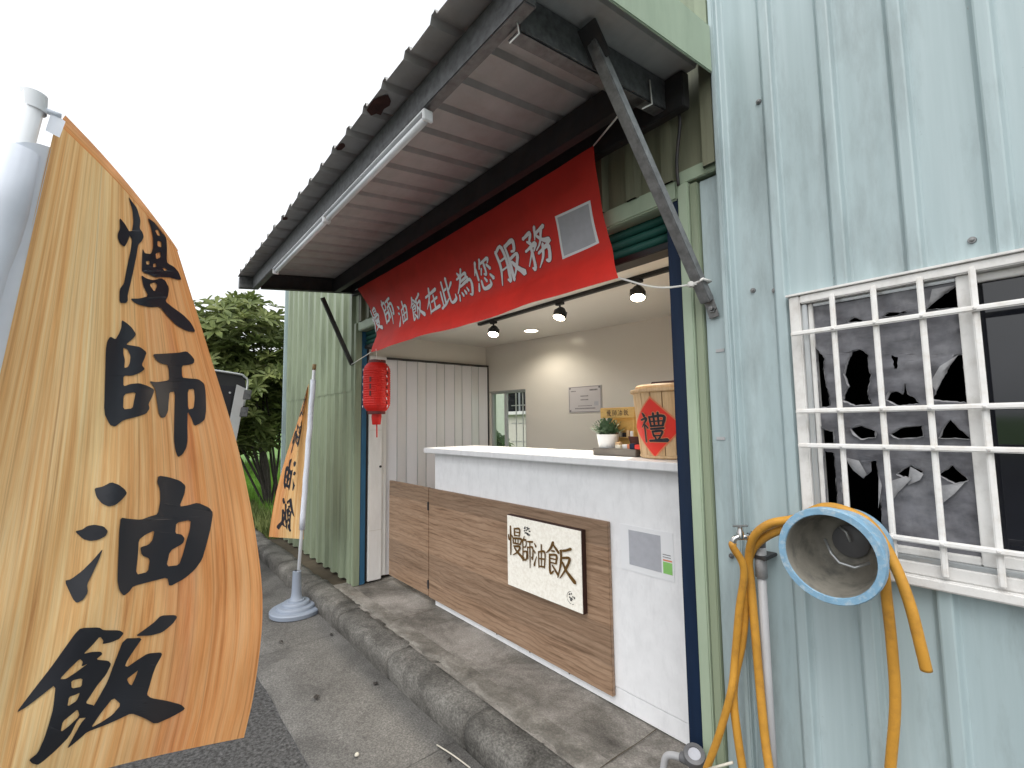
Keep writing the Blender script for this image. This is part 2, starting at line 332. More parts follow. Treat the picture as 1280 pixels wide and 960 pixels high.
def corr_pts(x0, x1, pitch, phase, prof):      # prof: list of (offset along pitch, depth); returns polyline [(x, depth)]
    out = []; k = math.floor((x0-phase)/pitch)-1
    while phase+k*pitch < x1+pitch:
        for (o, d) in prof: out.append((phase+k*pitch+o, d))
        k += 1
    res = []
    for i in range(len(out)-1):
        (a, da), (b, db) = out[i], out[i+1]
        if b < x0 or a > x1: continue
        if a < x0: da = da+(db-da)*(x0-a)/(b-a); a = x0
        if b > x1: db = da+(db-da)*(x1-a)/(b-a); b = x1
        if not res: res.append((a, da))
        res.append((b, db))
    return res
def wall_sheet(name, x0, x1, z0, z1, Y, pitch, phase, prof, mat, parent, th=.0015, jit=.0):
    P = corr_pts(x0, x1, pitch, phase, prof); nz = max(1, int((z1-z0)/.12)); V, Fc = [], []
    for side in (0, 1):
        for j in range(nz+1):
            z = z0+(z1-z0)*j/nz
            for (x, d) in P:
                wob = mnoise.noise(Vector((x*2.1, z*1.3, 3)))*jit
                V.append((x, Y-d+wob+side*th, z))
    n = len(P); m = n*(nz+1)
    for j in range(nz):
        for i in range(n-1):
            a = j*n+i; Fc.append((a, a+1, a+n+1, a+n)); Fc.append((m+a, m+a+n, m+a+n+1, m+a+1))
    for i in range(n-1): Fc.append((i, m+i, m+i+1, i+1)); b = nz*n+i; Fc.append((b, b+1, m+b+1, m+b))
    for j in range(nz):
        a = j*n; Fc.append((a, a+n, m+a+n, m+a)); b = j*n+n-1; Fc.append((b, m+b, m+b+n, b+n))
    return mesh(name, V, Fc, mat, parent)

# ================================================================= SETTING
def grid_sheet(name, x0, x1, y0, y1, z, nx, ny, mat, amp=0, parent=None):
    V = [(x0+(x1-x0)*i/nx, y0+(y1-y0)*j/ny, z+amp*mnoise.noise(Vector(((x0+(x1-x0)*i/nx)*3, (y0+(y1-y0)*j/ny)*3, 0)))) for j in range(ny+1) for i in range(nx+1)]
    F = [(j*(nx+1)+i, j*(nx+1)+i+1, (j+1)*(nx+1)+i+1, (j+1)*(nx+1)+i) for j in range(ny) for i in range(nx)]
    return mesh(name, V, F, mat, parent, True)
tag(mesh('ground', [(-1500, -1500, -.17), (1500, -1500, -.17), (1500, 1500, -.17), (-1500, 1500, -.17)], [(0, 1, 2, 3)], 'field'), kind='structure')
tag(grid_sheet('road', -40, 40, -26, .68, -.15, 160, 54, 'asphalt', .004), kind='structure')
GUT = [(-40, -3.412), (-3.409, -1.922), (-1.919, -.2), (-.197, 25)]
gut = tag(mesh('gutter', [(-40, .66, -.1625), (25, .66, -.1625), (25, 1.25, -.1625), (-40, 1.25, -.1625)], [(0, 1, 2, 3)], 'gutter'), kind='structure')
for a, b in GUT:
    n = max(2, int(min(60, (b-a)*10)))
    V, F = [], []
    for i in range(n+1):
        x = a+(b-a)*i/n; e = .675+.012*mnoise.noise(Vector((x*4, 0, 0)))
        for (y, z) in ((e, -.16), (e+.008, -.139), (.95, -.137), (1.205, -.134), (1.23, -.134)):
            V.append((x, y, z+.003*mnoise.noise(Vector((x*3, y*5, 1)))))
    for i in range(n):
        for k in range(4): F.append((i*5+k, i*5+k+5, i*5+k+6, i*5+k+1))
    mesh('gutter_slab', V, F, 'gutter', gut, True)
# kerb stones
kerb = tag(mesh('kerb', [(-40, 1.25, -.16), (25, 1.25, -.16), (25, 1.36, -.03), (-40, 1.36, -.03)], [(0, 1, 2, 3)], 'soil'), kind='structure')
joints = [-40, -20, -12, -9.4, -8.0, -6.9, -5.9, -5.05, -4.25, -3.42, -2.64, -1.85, -1.06, -.25, .6, 3, 25]
for a, b in zip(joints[:-1], joints[1:]):
    n = max(3, int(min(40, (b-a)*26))); V, F = [], []
    tl = random.uniform(-.006, .006); dz = random.uniform(-.004, .004)
    prof = [(1.232, -.16), (1.222, -.11), (1.214, -.065), (1.218, -.035), (1.232, -.014), (1.258, -.003), (1.30, .0), (1.345, .0), (1.395, -.001), (1.398, -.06)]
    for i in range(n+1):
        x = a+.004+(b-a-.008)*i/n; edge = 1-min(1, min(i, n-i)/(n*.5)*min(8, n*.5))
        for (y, z) in prof:
            q = Vector((x*5, y*9, z*9)); d = .010*mnoise.noise(q)+.007*mnoise.noise(q*3.7)
            V.append((x, y+d*.9+tl+edge*.008, z+d*.6+dz-edge*.006))
    k = len(prof)
    for i in range(n):
        for j in range(k-1): F.append((i*k+j, i*k+k+j, i*k+k+j+1, i*k+j+1))
    F += [tuple(range(k)), tuple(range(n*k, n*k+k))[::-1]]
    mesh('kerb_stone', V, F, 'kerb', kerb, True)
# pavement in front of the counter, with broken mortar lip along the kerb
pav = tag(grid_sheet('pavement', -4.02, 3.2, 1.375, 3.4, -.002, 150, 40, 'paving', .004), kind='structure')
V, F = [], []; n = 420
for i in range(n+1):
    x = -4.0+7.0*i/n
    e = 1.392+.020*mnoise.noise(Vector((x*2.3, 0, 5)))+.022*mnoise.noise(Vector((x*7, 0, 5)))+.016*mnoise.noise(Vector((x*23, 0, 5)))+.006*mnoise.noise(Vector((x*60, 0, 5)))
    V += [(x, e, -.004), (x, e+.003, .0045+.002*mnoise.noise(Vector((x*20, 1, 0)))), (x, e+.03, .0055), (x, 1.50, .0022)]
for i in range(n):
    for k in range(3): F.append((i*4+k, i*4+k+4, i*4+k+5, i*4+k+1))
mesh('mortar_lip', V, F, 'mortar', pav, True)
for xj, y1 in ((-3.02, 1.80), (-1.25, 1.80)):     # hairline joints across the pavement
    V = []
    for i in range(17):
        y = 1.44+(y1-1.44)*i/16; x = xj+.03*(y-1.44)+.006*mnoise.noise(Vector((xj, y*9, 0))); w2 = .0022+.0015*mnoise.noise(Vector((xj, y*20, 3)))
        V += [(x-w2, y, .006), (x+w2, y, .006)]
    mesh('slab_joint', V, [(2*i, 2*i+1, 2*i+3, 2*i+2) for i in range(16)], 'soil', pav)
tag(grid_sheet('verge', -40, -4.02, 1.39, 2.1, -.02, 80, 6, 'soil', .02), kind='structure')
tag(grid_sheet('grass_field', -60, -6.25, 1.62, 40, -.012, 100, 60, 'field', .03), kind='structure')

# ================================================================= BUILDING
WY = 1.53
bld = thing('metal_building', (-2, 2.6, 0), 'corrugated metal building, green on the left and pale blue on the right', 'building')
RIB_B = [(0, 0), (.108, 0), (.112, .004), (.119, .017), (.123, .019), (.143, .019), (.147, .017), (.153, .004), (.157, 0)]
PB, PHB = .157, -.55-.134
WX0, WX1, WZ0, WZ1 = -.513, .62, .940, 1.637
for (a, b, z0, z1) in ((-.71, WX0, 0, 3.9), (WX1, 3.0, 0, 3.9), (WX0, WX1, WZ1, 3.9), (WX0, WX1, 0, WZ0)):
    wall_sheet('blue_wall_sheet', a, b, z0, z1, WY, PB, PHB, RIB_B, 'blue_wall', bld, jit=.004)
box('blue_corner_strip', -.80, -.712, 1.536, 1.56, 0, 2.14, 'blue_wall', bld)
box('corner_flashing', -.869, -.717, 1.522, 1.60, 2.1515, 2.20, 'green_trim', bld, .003)
box('blue_edge_trim', -.716, -.698, 1.488, 1.534, 0, 3.9, 'blue_wall', bld, .004)
RIB_G = [(0, 0), (.086, 0), (.098, .032), (.150, .032), (.162, 0), (.20, 0)]
wall_sheet('green_wall_sheet', -6.12, -3.885, 1.60, 3.9, WY, .2, -3.98-.13, RIB_G, 'green_wall', bld, jit=.003)
wall_sheet('green_wall_sheet', -6.12, -3.885, 0.0, 1.62, WY+.006, .2, -3.98-.13, RIB_G, 'green_wall', bld, jit=.003)
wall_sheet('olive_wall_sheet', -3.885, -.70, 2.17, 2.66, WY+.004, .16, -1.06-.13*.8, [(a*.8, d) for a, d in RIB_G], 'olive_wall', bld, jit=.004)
wall_sheet('green_wall_sheet', -3.885, -.70, 2.62, 3.9, WY-.002, .16, -1.06-.13*.8, [(a*.8, d) for a, d in RIB_G], 'green_wall', bld, jit=.004)
box('green_corner_trim', -3.905, -3.865, 1.500, 1.555, 0, 2.17, 'green_wall', bld, .004)
box('blue_corner_trim', -6.15, -6.115, 1.49, 1.60, 0, 3.9, 'blue_wall', bld, .004)
box('lintel', -3.86, -.875, 1.515, 1.60, 2.10, 2.175, 'green_trim', bld, .006)
# posts at the right of the opening
box('green_post', -.872, -.832, 1.512, 1.60, 0, 2.15, 'green_trim', bld, .004)
box('green_post_return', -.831, -.802, 1.522, 1.60, 0, 2.14, 'green_wall', bld, .003)
box('shutter_rail', -.928, -.874, 1.525, 1.66, 0, 2.16, 'navy', bld, .004)
# left jamb, front to back
box('shutter_rail', -3.90, -3.865, 1.556, 1.60, 0, 2.12, 'blue_paint', bld, .004)
box('rail_gap', -3.92, -3.885, 1.60, 1.625, 0, 2.1, 'black', bld, .002)
post = box('door_post', -3.95, -3.866, 1.625, 1.745, .012, 1.90, 'white_paint', bld, .004)
for zz in (.42, 1.26): box('post_joint', -3.8665, -3.8645, 1.63, 1.742, zz, zz+.003, 'cream', post, 0)
lathe('door_knob', [(0, .012), (.008, .012), (.010, .006), (.010, 0)], (-3.866, 1.728, .95), 'dark_steel', post, (1, 0, 0), 14)
box('door_jamb', -3.97, -3.885, 1.747, 1.79, .03, 1.90, 'white_paint', bld, .004)
# rolled shutter above the opening
sh = box('shutter_box', -3.86, -.930, 1.60, 1.66, 1.985, 2.12, 'teal', bld, .004)
for k in range(3):
    tube('shutter_slat', [(-3.85, 1.598, 2.005+.04*k), (-.932, 1.598, 2.005+.04*k)], .019, 'teal', sh, 10)
box('shutter_bottom_bar', -3.86, -.930, 1.575, 1.66, 1.955, 1.982, 'black', bld, .003)
# interior of the stall
A = rad(8.0); BW = lambda x: 2.92+(x+3.9)*math.tan(A)          # back wall runs slightly askew
def bwp(x, z, o=0): return (x-o*math.sin(-A)*0, BW(x)-o, z)
IX0, IX1, IZ = -3.9, -.93, 2.10
WWx0, WWx1, WWz0, WWz1 = -3.88, -3.40, .95, 1.63
def back_piece(x0, x1, z0, z1): hexa('interior_back_wall', [(x0, BW(x0), z0), (x1, BW(x1), z0), (x1, BW(x1)+.08, z0), (x0, BW(x0)+.08, z0), (x0, BW(x0), z1), (x1, BW(x1), z1), (x1, BW(x1)+.08, z1), (x0, BW(x0)+.08, z1)], 'cream', bld)
back_piece(-4.1, WWx0, 0, 2.3); back_piece(WWx1, -2.62, 0, 2.3); back_piece(-2.62, -.85, 0, 2.3); back_piece(WWx0, WWx1, WWz1, 2.3); back_piece(WWx0, WWx1, 0, WWz0)
box('interior_side_wall', -4.05, -3.935, 1.625, 3.0, 1.902, 2.3, 'cream', bld, 0)
box('interior_side_wall', -4.10, -4.02, 1.79, 3.0, 0, 1.90, 'cream', bld, 0)
box('interior_side_wall', -.925, -.86, 1.665, 3.5, 0, 2.3, 'cream', bld, 0)
box('interior_ceiling', -4.0, -.86, 1.67, 3.5, IZ, IZ+.05, 'ceiling', bld, 0)
# outer shell: roof, sides and back so that the rooms are closed
box('roof_slab', -6.15, -.84, 1.56, 3.5, 3.86, 3.92, 'green_wall', bld, 0)
box('roof_slab', -.839, 3.0, 1.56, 6.0, 3.86, 3.92, 'green_wall', bld, 0)
box('end_wall', -6.13, -6.10, 1.60, 2.6, 0, 3.86, 'green_wall', bld, 0)
box('end_wall', 2.97, 3.0, 1.60, 6.0, 0, 3.86, 'blue_wall', bld, 0)
box('partition', -.84, -.80, 1.61, 6.0, 0, 3.86, 'dark_room', bld, 0)
box('room_back', -.80, 2.97, 4.6, 4.7, 0, 3.86, 'dark_room', bld, 0)
box('room_floor', -.80, 2.97, 1.60, 4.6, -.01, .012, 'dark_room', bld, 0)
box('outer_back_wall', -6.1, -.841, 3.52, 3.56, 2.31, 3.86, 'green_wall', bld, 0)
box('loft_floor', -6.09, -.862, 1.67, 3.515, 2.302, 2.309, 'dark_room', bld, 0)
# left storage room shell behind the green wall
box('partition', -6.1, -4.1, 1.9, 1.95, 0, 3.86, 'dark_room', bld, 0)
# interior window on the back wall
iw = hexa('interior_window', [(WWx0, BW(WWx0)+.02, WWz1-.025), (WWx1, BW(WWx1)+.02, WWz1-.025), (WWx1, BW(WWx1)+.06, WWz1-.025), (WWx0, BW(WWx0)+.06, WWz1-.025), (WWx0, BW(WWx0)-.01, WWz1), (WWx1, BW(WWx1)-.01, WWz1), (WWx1, BW(WWx1)+.06, WWz1), (WWx0, BW(WWx0)+.06, WWz1)], 'trim_grey', bld)
for x, t in ((WWx0+.012, .022), (-3.685, .03), (WWx1-.012, .022)): bar('stile', (x, BW(x)+.03, WWz0), (x, BW(x)+.03, WWz1-.026), t, .03, 'trim_grey', iw, (1, 0, 0))
for x in (-3.60, -3.51, -3.45): bar('window_bar', (x, BW(x)+.075, WWz0), (x, BW(x)+.075, WWz1-.026), .010, .010, 'bar_white', iw, (1, 0, 0), .001)
for z in (1.12, 1.30, 1.48): bar('window_bar', (-3.67, BW(-3.67)+.084, z), (WWx1, BW(WWx1)+.084, z), .010, .010, 'bar_white', iw, (0, 0, 1), .001)
mesh('pane', [(WWx0+.02, BW(WWx0)+.04, WWz0), (-3.69, BW(-3.69)+.04, WWz0), (-3.69, BW(-3.69)+.04, WWz1-.03), (WWx0+.02, BW(WWx0)+.04, WWz1-.03)], [(0, 1, 2, 3)], Mglass('mint_pane', (.72, .86, .78)), iw)
mesh('pane', [(-3.68, BW(-3.68)+.045, WWz0), (WWx1-.02, BW(WWx1)+.045, WWz0), (WWx1-.02, BW(WWx1)+.045, WWz1-.03), (-3.68, BW(-3.68)+.045, WWz1-.03)], [(0, 1, 2, 3)], Mglass('clear_pane', (.94, .96, .95)), iw)
# screws on the blue wall
for (px, py) in ((948, 127), (1027, 84), (1112, 39), (941, 363), (1138, 324), (1046, 347), (968, 363), (914, 695), (1215, 8), (1215, 300), (1010, 880), (1095, 905), (1190, 935)):
    q = onY(px, py, WY-.003)
    lathe('screw', [(0, .009), (.004, .008), (.0045, .004), (.0075, .004), (.0085, 0)], (q.x, q.y+.002, q.z), 'screw', bld, (0, -1, 0), 12)
for (px, py) in ((900, 438), (901, 548)):
    q = onY(px, py, 1.534); box('tape_patch', q.x-.014, q.x+.014, 1.5335, 1.5355, q.z-.005, q.z+.005, 'pvc', bld, 0)

# ---------------- barred window
WF = 1.499      # front of the frame
win = box('barred_window', WX0-.012, WX0+.016, WF, 1.56, WZ0-.02, WZ1+.02, 'frame_white', bld, .003)
box('frame', WX0+.0165, WX1-.017, WF, 1.56, WZ1-.004, WZ1+.020, 'frame_white', win, .003)
box('drip_edge', WX0-.018, WX1+.018, WF-.006, 1.535, WZ1+.0205, WZ1+.027, 'frame_white', win, .001)
box('frame', WX1-.016, WX1+.012, WF, 1.56, WZ0-.02, WZ1+.02, 'frame_white', win, .003)
box('sill', WX0-.014, WX1+.014, WF-.010, 1.56, WZ0-.046, WZ0-.0205, 'frame_white', win, .004)
box('frame', WX0+.0165, WX1-.017, WF+.002, 1.56, WZ0-.020, WZ0+.010, 'frame_white', win, .003)
box('sliding_track', WX0+.0165, WX1-.017, WF+.008, 1.55, WZ0+.0105, WZ0+.022, 'trim_grey', win, .002)
SX = onY(1219, 515, 1.515).x-.012
box('sash_stile', WX0+.0165, WX0+.030, 1.512, 1.545, WZ0+.0225, WZ1-.0045, 'trim_grey', win, .002)
box('sash_stile', WX0+.0305, WX0+.042, 1.518, 1.545, WZ0+.0225, WZ1-.0045, 'frame_white', win, .002)
box('sash_stile', SX, SX+.026, 1.512, 1.545, WZ0+.0225, WZ1-.0045, 'frame_white', win, .002)
box('sash_rail', WX0+.0425, SX-.0005, 1.520, 1.543, WZ1-.014, WZ1-.005, 'trim_grey', win, .002)
box('sash_rail', WX0+.0425, SX-.0005, 1.516, 1.543, WZ0+.0225, WZ0+.040, 'frame_white', win, .002)
box('sash_rail', SX+.0265, WX1-.017, 1.526, 1.556, WZ0+.0225, WZ0+.048, 'frame_white', win, .002)
box('sash_rail', SX+.0265, WX1-.017, 1.526, 1.556, WZ1-.024, WZ1-.005, 'frame_white', win, .002)
# dark panes
box('pane', SX+.020, WX1-.02, 1.542, 1.545, WZ0+.04, WZ1-.015, 'dark_glass', win, 0)
# bars in front
BY = 1.490
hz = [1.300+(z-1.3)*1.017 for z in (1.540, 1.322, 1.228, 1.012)]
vx = [-.413+.0925*k for k in range(11)]
for x in vx: bar('bar', (x, BY, WZ0-.012), (x, BY, WZ1+.006), .0125, .0115, 'bar_white', win, (1, 0, 0), .003)
for z in hz: bar('bar', (WX0-.004, BY-.0113, z), (WX1, BY-.0113, z), .0135, .010, 'bar_white', win, (0, 0, 1), .003)
for x in vx[:5]:
    for z in hz: lathe('rivet', [(0, .003), (.003, .002), (.004, 0)], (x, BY-.0163, z), 'frame_white', win, (0, -1, 0), 8)

# ---------------- filled 2D shapes (with holes) as meshes
def fill2d(loops):
    cu = bpy.data.curves.new('tmp', 'CURVE'); cu.dimensions = '2D'; cu.fill_mode = 'FRONT'
    for lp in loops:
        s = cu.splines.new('POLY'); s.points.add(len(lp)-1); s.use_cyclic_u = True
        for i, (x, y) in enumerate(lp): s.points[i].co = (x, y, 0, 1)
    o = bpy.data.objects.new('tmp', cu); COL.objects.link(o)
    dg = bpy.context.evaluated_depsgraph_get(); me = bpy.data.meshes.new_from_object(o.evaluated_get(dg))
    V = [(v.co.x, v.co.y) for v in me.vertices]; F = [tuple(p.vertices) for p in me.polygons]
    bpy.data.objects.remove(o); bpy.data.curves.remove(cu); bpy.data.meshes.remove(me)
    return V, F
def refine(V, F, maxlen):
    bm = bmesh.new(); vs_ = [bm.verts.new((x, y, 0)) for x, y in V]
    for f in F:
        try: bm.faces.new([vs_[i] for i in f])
        except ValueError: pass
    for _ in range(5):
        bmesh.ops.triangulate(bm, faces=bm.faces[:])
        E_ = [e for e in bm.edges if e.calc_length() > maxlen]
        if not E_: break
        bmesh.ops.subdivide_edges(bm, edges=E_, cuts=1)
    bmesh.ops.triangulate(bm, faces=bm.faces[:])
    bm.verts.index_update()
    out = [(v.co.x, v.co.y) for v in bm.verts], [tuple(v.index for v in f.verts) for f in bm.faces]; bm.free(); return out
def chaikin(lp, it=1, q=.2):
    for _ in range(it):
        o = []
        for i in range(len(lp)):
            a, b = lp[i], lp[(i+1) % len(lp)]
            o += [(a[0]*(1-q)+b[0]*q, a[1]*(1-q)+b[1]*q), (a[0]*q+b[0]*(1-q), a[1]*q+b[1]*(1-q))]
        lp = o
    return lp
# torn film on the left sash: outline and holes measured on the glass plane
FY = 1.5300
def wp(cx, cyy): q = onY(960+cx/2.0875, 300+cyy/2.0875, FY); return (q.x, q.z)
fx0, fx1, fz0, fz1 = WX0+.041, SX+.001, WZ0+.039, WZ1-.013
holes = [
 [(108, 285), (150, 310), (147, 345), (152, 375), (160, 400), (163, 432), (118, 437)],
 [(202, 352), (210, 318), (222, 290), (240, 286), (262, 300), (262, 330), (270, 352), (260, 400), (272, 428), (230, 432), (198, 418), (206, 395), (214, 382)],
 [(312, 418), (322, 398), (340, 396), (352, 403), (360, 375), (364, 402), (380, 410), (395, 426), (345, 432)],
 [(432, 415), (455, 365), (490, 302), (514, 300), (525, 425)],
 [(118, 487), (150, 496), (171, 500), (172, 530), (125, 530)],
 [(219, 492), (245, 485), (262, 492), (280, 499), (281, 515), (245, 518), (232, 508)],
 [(322, 506), (345, 492), (375, 488), (403, 484), (405, 512), (345, 518)],
 [(450, 516), (466, 484), (478, 470), (500, 495), (530, 518)],
 [(203, 216), (225, 203), (250, 212)], [(298, 202), (318, 190), (362, 188), (330, 199)], [(414, 183), (440, 158), (493, 122), (499, 176)],
 [(133, 570), (150, 550), (174, 556), (183, 702), (140, 702)],
 [(200, 566), (222, 590), (240, 600), (250, 622), (270, 604), (268, 580), (283, 576), (292, 640), (298, 742), (255, 735), (215, 720), (196, 640)],
 [(340, 610), (375, 588), (405, 604), (382, 616), (360, 622)], [(448, 612), (483, 588), (500, 606), (522, 626), (490, 634)],
 [(323, 300), (340, 306), (338, 336), (331, 336)],
]
hl = [[wp(*p) for p in h] for h in holes]
clampx = lambda p: (min(max(p[0], fx0+.002), fx1-.002), min(max(p[1], fz0+.002), fz1-.002))
hl = [[clampx(p) for p in h] for h in hl]
def jag(h, sd):
    o = []
    for i in range(len(h)):
        a, b = h[i], h[(i+1) % len(h)]; L = math.hypot(b[0]-a[0], b[1]-a[1]); k = max(1, int(L/.006))
        for q in range(k):
            t = q/k; j_ = .0028*mnoise.noise(Vector((a[0]*90+t*7, a[1]*90+sd, t*5))) if q else 0
            o.append((a[0]+(b[0]-a[0])*t-(b[1]-a[1])/L*j_, a[1]+(b[1]-a[1])*t+(b[0]-a[0])/L*j_))
    return [clampx(p) for p in o]
hl = [jag(h, i) for i, h in enumerate(hl)]
V, F = refine(*fill2d([[(fx0, fz0), (fx1, fz0), (fx1, fz1), (fx0, fz1)]] + hl), .02)
mesh('torn_film', [(x, FY+.006*mnoise.noise(Vector((x*9, z*22, 2)))+.003*mnoise.noise(Vector((x*30, z*30, 2)))-.001, z) for x, z in V], F, 'film', win, True)
for h in hl[:15]:    # torn rims curling out of each hole
    k = len(h); cx = sum(p[0] for p in h)/k; cz = sum(p[1] for p in h)/k; V, F = [], []
    for i in range(k):
        a, b = h[i], h[(i+1) % k]
        for t in (0, .5):
            p = (a[0]+(b[0]-a[0])*t, a[1]+(b[1]-a[1])*t); wdt = .002+.006*abs(mnoise.noise(Vector((p[0]*60, p[1]*60, 9))))
            dx, dz2 = p[0]-cx, p[1]-cz; L = math.hypot(dx, dz2)+1e-6
            V += [(p[0], FY-.0045, p[1]), (p[0]+dx/L*wdt, FY-.010, p[1]+dz2/L*wdt*.8)]
    kk = 2*k
    for i in range(kk): j = (i+1) % kk; F.append((2*i, 2*j, 2*j+1, 2*i+1))
    mesh('torn_rim', V, F, 'film_edge', win, True)
for fl in ([(418, 178), (430, 130), (492, 120), (470, 135)], [(424, 372), (450, 330), (500, 300), (475, 330), (440, 395)], [(200, 566), (240, 575), (262, 610), (250, 622), (225, 600)],
           [(316, 630), (362, 615), (378, 622), (340, 660), (316, 695)], [(372, 590), (408, 610), (400, 625), (365, 640)], [(452, 640), (515, 632), (490, 660), (452, 690)], [(290, 610), (300, 640), (292, 700)]):
    V = [wp(*p) for p in fl]; c = (sum(p[0] for p in V)/len(V), sum(p[1] for p in V)/len(V))
    VV = [(c[0], FY-.018, c[1])]+[(p[0], FY-.005-.010*((i*7) % 3)/2, p[1]) for i, p in enumerate(V)]
    mesh('torn_flap', VV, [(0, i+1, (i+1) % len(V)+1) for i in range(len(V))], 'film_edge', win, True)

# ================================================================= AWNING
RS = .115
rz = lambda y: 2.33+RS*(y-.75)        # underside of rafters
aw = thing('awning', (-2.35, WY, 2.42), 'sloping corrugated awning on steel beams above the stall counter', 'awning')
XL, XR, YF = -3.98, -.735, .628
RT = .115
def roof_strip(x0, x1, prof):
    pass
P = corr_pts(XL, XR, .163, -1.076, [(0, .0), (.012, .0), (.022, -.020), (.14, -.020), (.152, 0), (.163, 0)])
ny = 24; V, F = [], []
for side in (0, 1):
    for j in range(ny+1):
        y0 = YF+(WY-.03-YF)*j/ny
        for i, (x, d) in enumerate(P):
            y = y0
            if j == 0: y += .010*mnoise.noise(Vector((x*11, 3, 0)))+.004*mnoise.noise(Vector((x*50, 3, 0)))
            V.append((x, y, rz(y)+RT+.022+d+side*.0012+.002*mnoise.noise(Vector((x*3, y*3, 0)))))
n = len(P); m = n*(ny+1)
for j in range(ny):
    for i in range(n-1):
        a = j*n+i; F.append((a, a+n, a+n+1, a+1)); F.append((m+a, m+a+1, m+a+n+1, m+a+n))
for i in range(n-1): F.append((i, i+1, m+i+1, m+i))
mesh('roof_sheet', V, F, 'roof', aw)
def rust_patch(x0, x1, y0, y1):
    V = []; k = 14
    for i in range(k):
        a = 2*math.pi*i/k; r = .8+.35*mnoise.noise(Vector((i*1.7, x0, 0))); x = (x0+x1)/2+(x1-x0)/2*math.cos(a)*r; y = max(YF+.002, (y0+y1)/2+(y1-y0)/2*math.sin(a)*r)
        V.append((x, y, rz(y)+RT-.0005))
    mesh('rust_patch', V, [tuple(range(k))], 'rust', aw)
rust_patch(-1.60, -1.42, .62, .70); rust_patch(-1.88, -1.80, .62, .66); rust_patch(-2.72, -2.66, .62, .66)
def sloped(name, x0, x1, y0, y1, h0, h1, mat, par=aw, bev=.003):    # block between heights above rafter underside
    return hexa(name, [(x0, y0, rz(y0)+h0), (x1, y0, rz(y0)+h0), (x1, y1, rz(y1)+h0), (x0, y1, rz(y1)+h0), (x0, y0, rz(y0)+h1), (x1, y0, rz(y0)+h1), (x1, y1, rz(y1)+h1), (x0, y1, rz(y1)+h1)], mat, par, bev)
def channel(name, x, y0, y1, dirx, mat):       # C-section rafter: web and two lips
    r = sloped(name, x-.003, x+.003, y0, y1, 0, RT-.002, mat)
    a, b = (x+.0035, x+.045) if dirx > 0 else (x-.045, x-.0035)
    sloped('flange', a, b, y0, y1, 0, .004, mat, r, 0); sloped('flange', a, b, y0, y1, RT-.006, RT-.003, mat, r, 0)
    return r
channel('rafter', -.87, .765, 1.50, -1, 'galv')
channel('rafter', -3.86, .765, 1.50, 1, 'dark_steel')
sloped('front_beam', -3.93, -.80, .722, .764, 0.012, RT-.003, 'galv')
sloped('inner_purlin', -3.86, -.874, 1.295, 1.345, .0, RT-.003, 'dark_steel')
sloped('wall_purlin', -3.86, -.80, 1.455, 1.500, -.02, RT-.003, 'dark_steel')
sloped('end_plate', -3.985, -3.935, YF+.01, .77, .025, RT-.003, 'galv')
# pale green flashing along the right edge
sloped('flashing', -.716, -.708, .60, 1.486, .055, .225, 'green_trim')
sloped('flashing_lip', -.80, -.717, .60, 1.486, .16, .164, 'green_wall', bev=0)
sloped('flashing_top', -.80, -.717, .60, 1.486, .219, .224, 'green_trim', bev=0)
# diagonal braces
pb0, pb1 = Vector((-.845, 1.035, 2.43)), Vector((-.775, 1.505, 1.70))
MT['galv_light'] = M('galvanised_bar', (.24, .245, .25), .42, .35, .3, (1, 1, 1), 35, .05, (.13, .13, .13), .5, (14, 14, 14))
br = bar('brace', pb0, pb1, .036, .034, 'galv_light', aw, (1, 0, 0), .003)
bar('brace_plate', (-.845, 1.00, 2.46), (-.842, 1.065, 2.38), .07, .012, 'dark_steel', br, (1, .3, 0))
ft = Vector((-.765, 1.522, 1.675))
bar('brace_foot', pb1+Vector((0, .004, .012)), ft+Vector((.002, .004, -.030)), .036, .006, 'galv_light', br, (1, .0, .0))
lathe('bolt', [(0, .016), (.008, .015), (.009, .005), (.014, .005), (.015, 0)], (ft.x, ft.y-.004, ft.z), 'screw', br, (0, -1, 0), 6, smooth=False)
lb0, lb1 = onX(403, 372, -3.885), onY(440, 456, 1.505)
bar('brace', lb0, lb1, .030, .030, 'dark_steel', aw, (1, 0, 0), .002)
# wire hooks hanging from the frame
def wire(pts, r=.0022): tube('wire_hook', pts, r, 'cord', aw, 6)
q0, q1, q2 = onX(643, 8, -.862), onX(649, 42, -.862), onX(637, 54, -.862); wire([q0, q1, q2])
q0, q1, q2 = onX(812, 100, -.86), onX(815, 130, -.86), onX(803, 136, -.86); wire([q0, q1, q2], .003)
# cable drooping down the wall right of the banner
tube('cable', [onY(846, 140, 1.50), onY(850, 152, 1.50), onY(846, 200, 1.505), onY(848, 232, 1.51)], .006, 'dark_steel', aw, 8, 5)

# fluorescent fixtures
def fixture(xa, xb, label):
    y, z = .735, rz(.735)+.009
    t = thing('tube_light', ((xa+xb)/2, y, z), label, 'light', 'tube lights under the awning')
    hexa('housing', [(xa, y-.022, z-.020), (xb, y-.022, z-.020), (xb, y+.022, z-.020), (xa, y+.022, z-.020), (xa, y-.014, z), (xb, y-.014, z), (xb, y+.014, z), (xa, y+.014, z)], 'pole', t, .003)
    tube('tube', [(xa+.02, y, z-.030), (xb-.02, y, z-.030)], .0125, 'pole', t, 14)
    for x in (xa, xb): box('end_cap', x-.006, x+.006, y-.018, y+.018, z-.044, z-.004, 'white_card', t, .003)
fixture(-3.28, -2.30, 'white tube light under the awning, the farther one of two')
fixture(-2.285, -1.30, 'white tube light under the awning, the nearer one beside the rust patch')

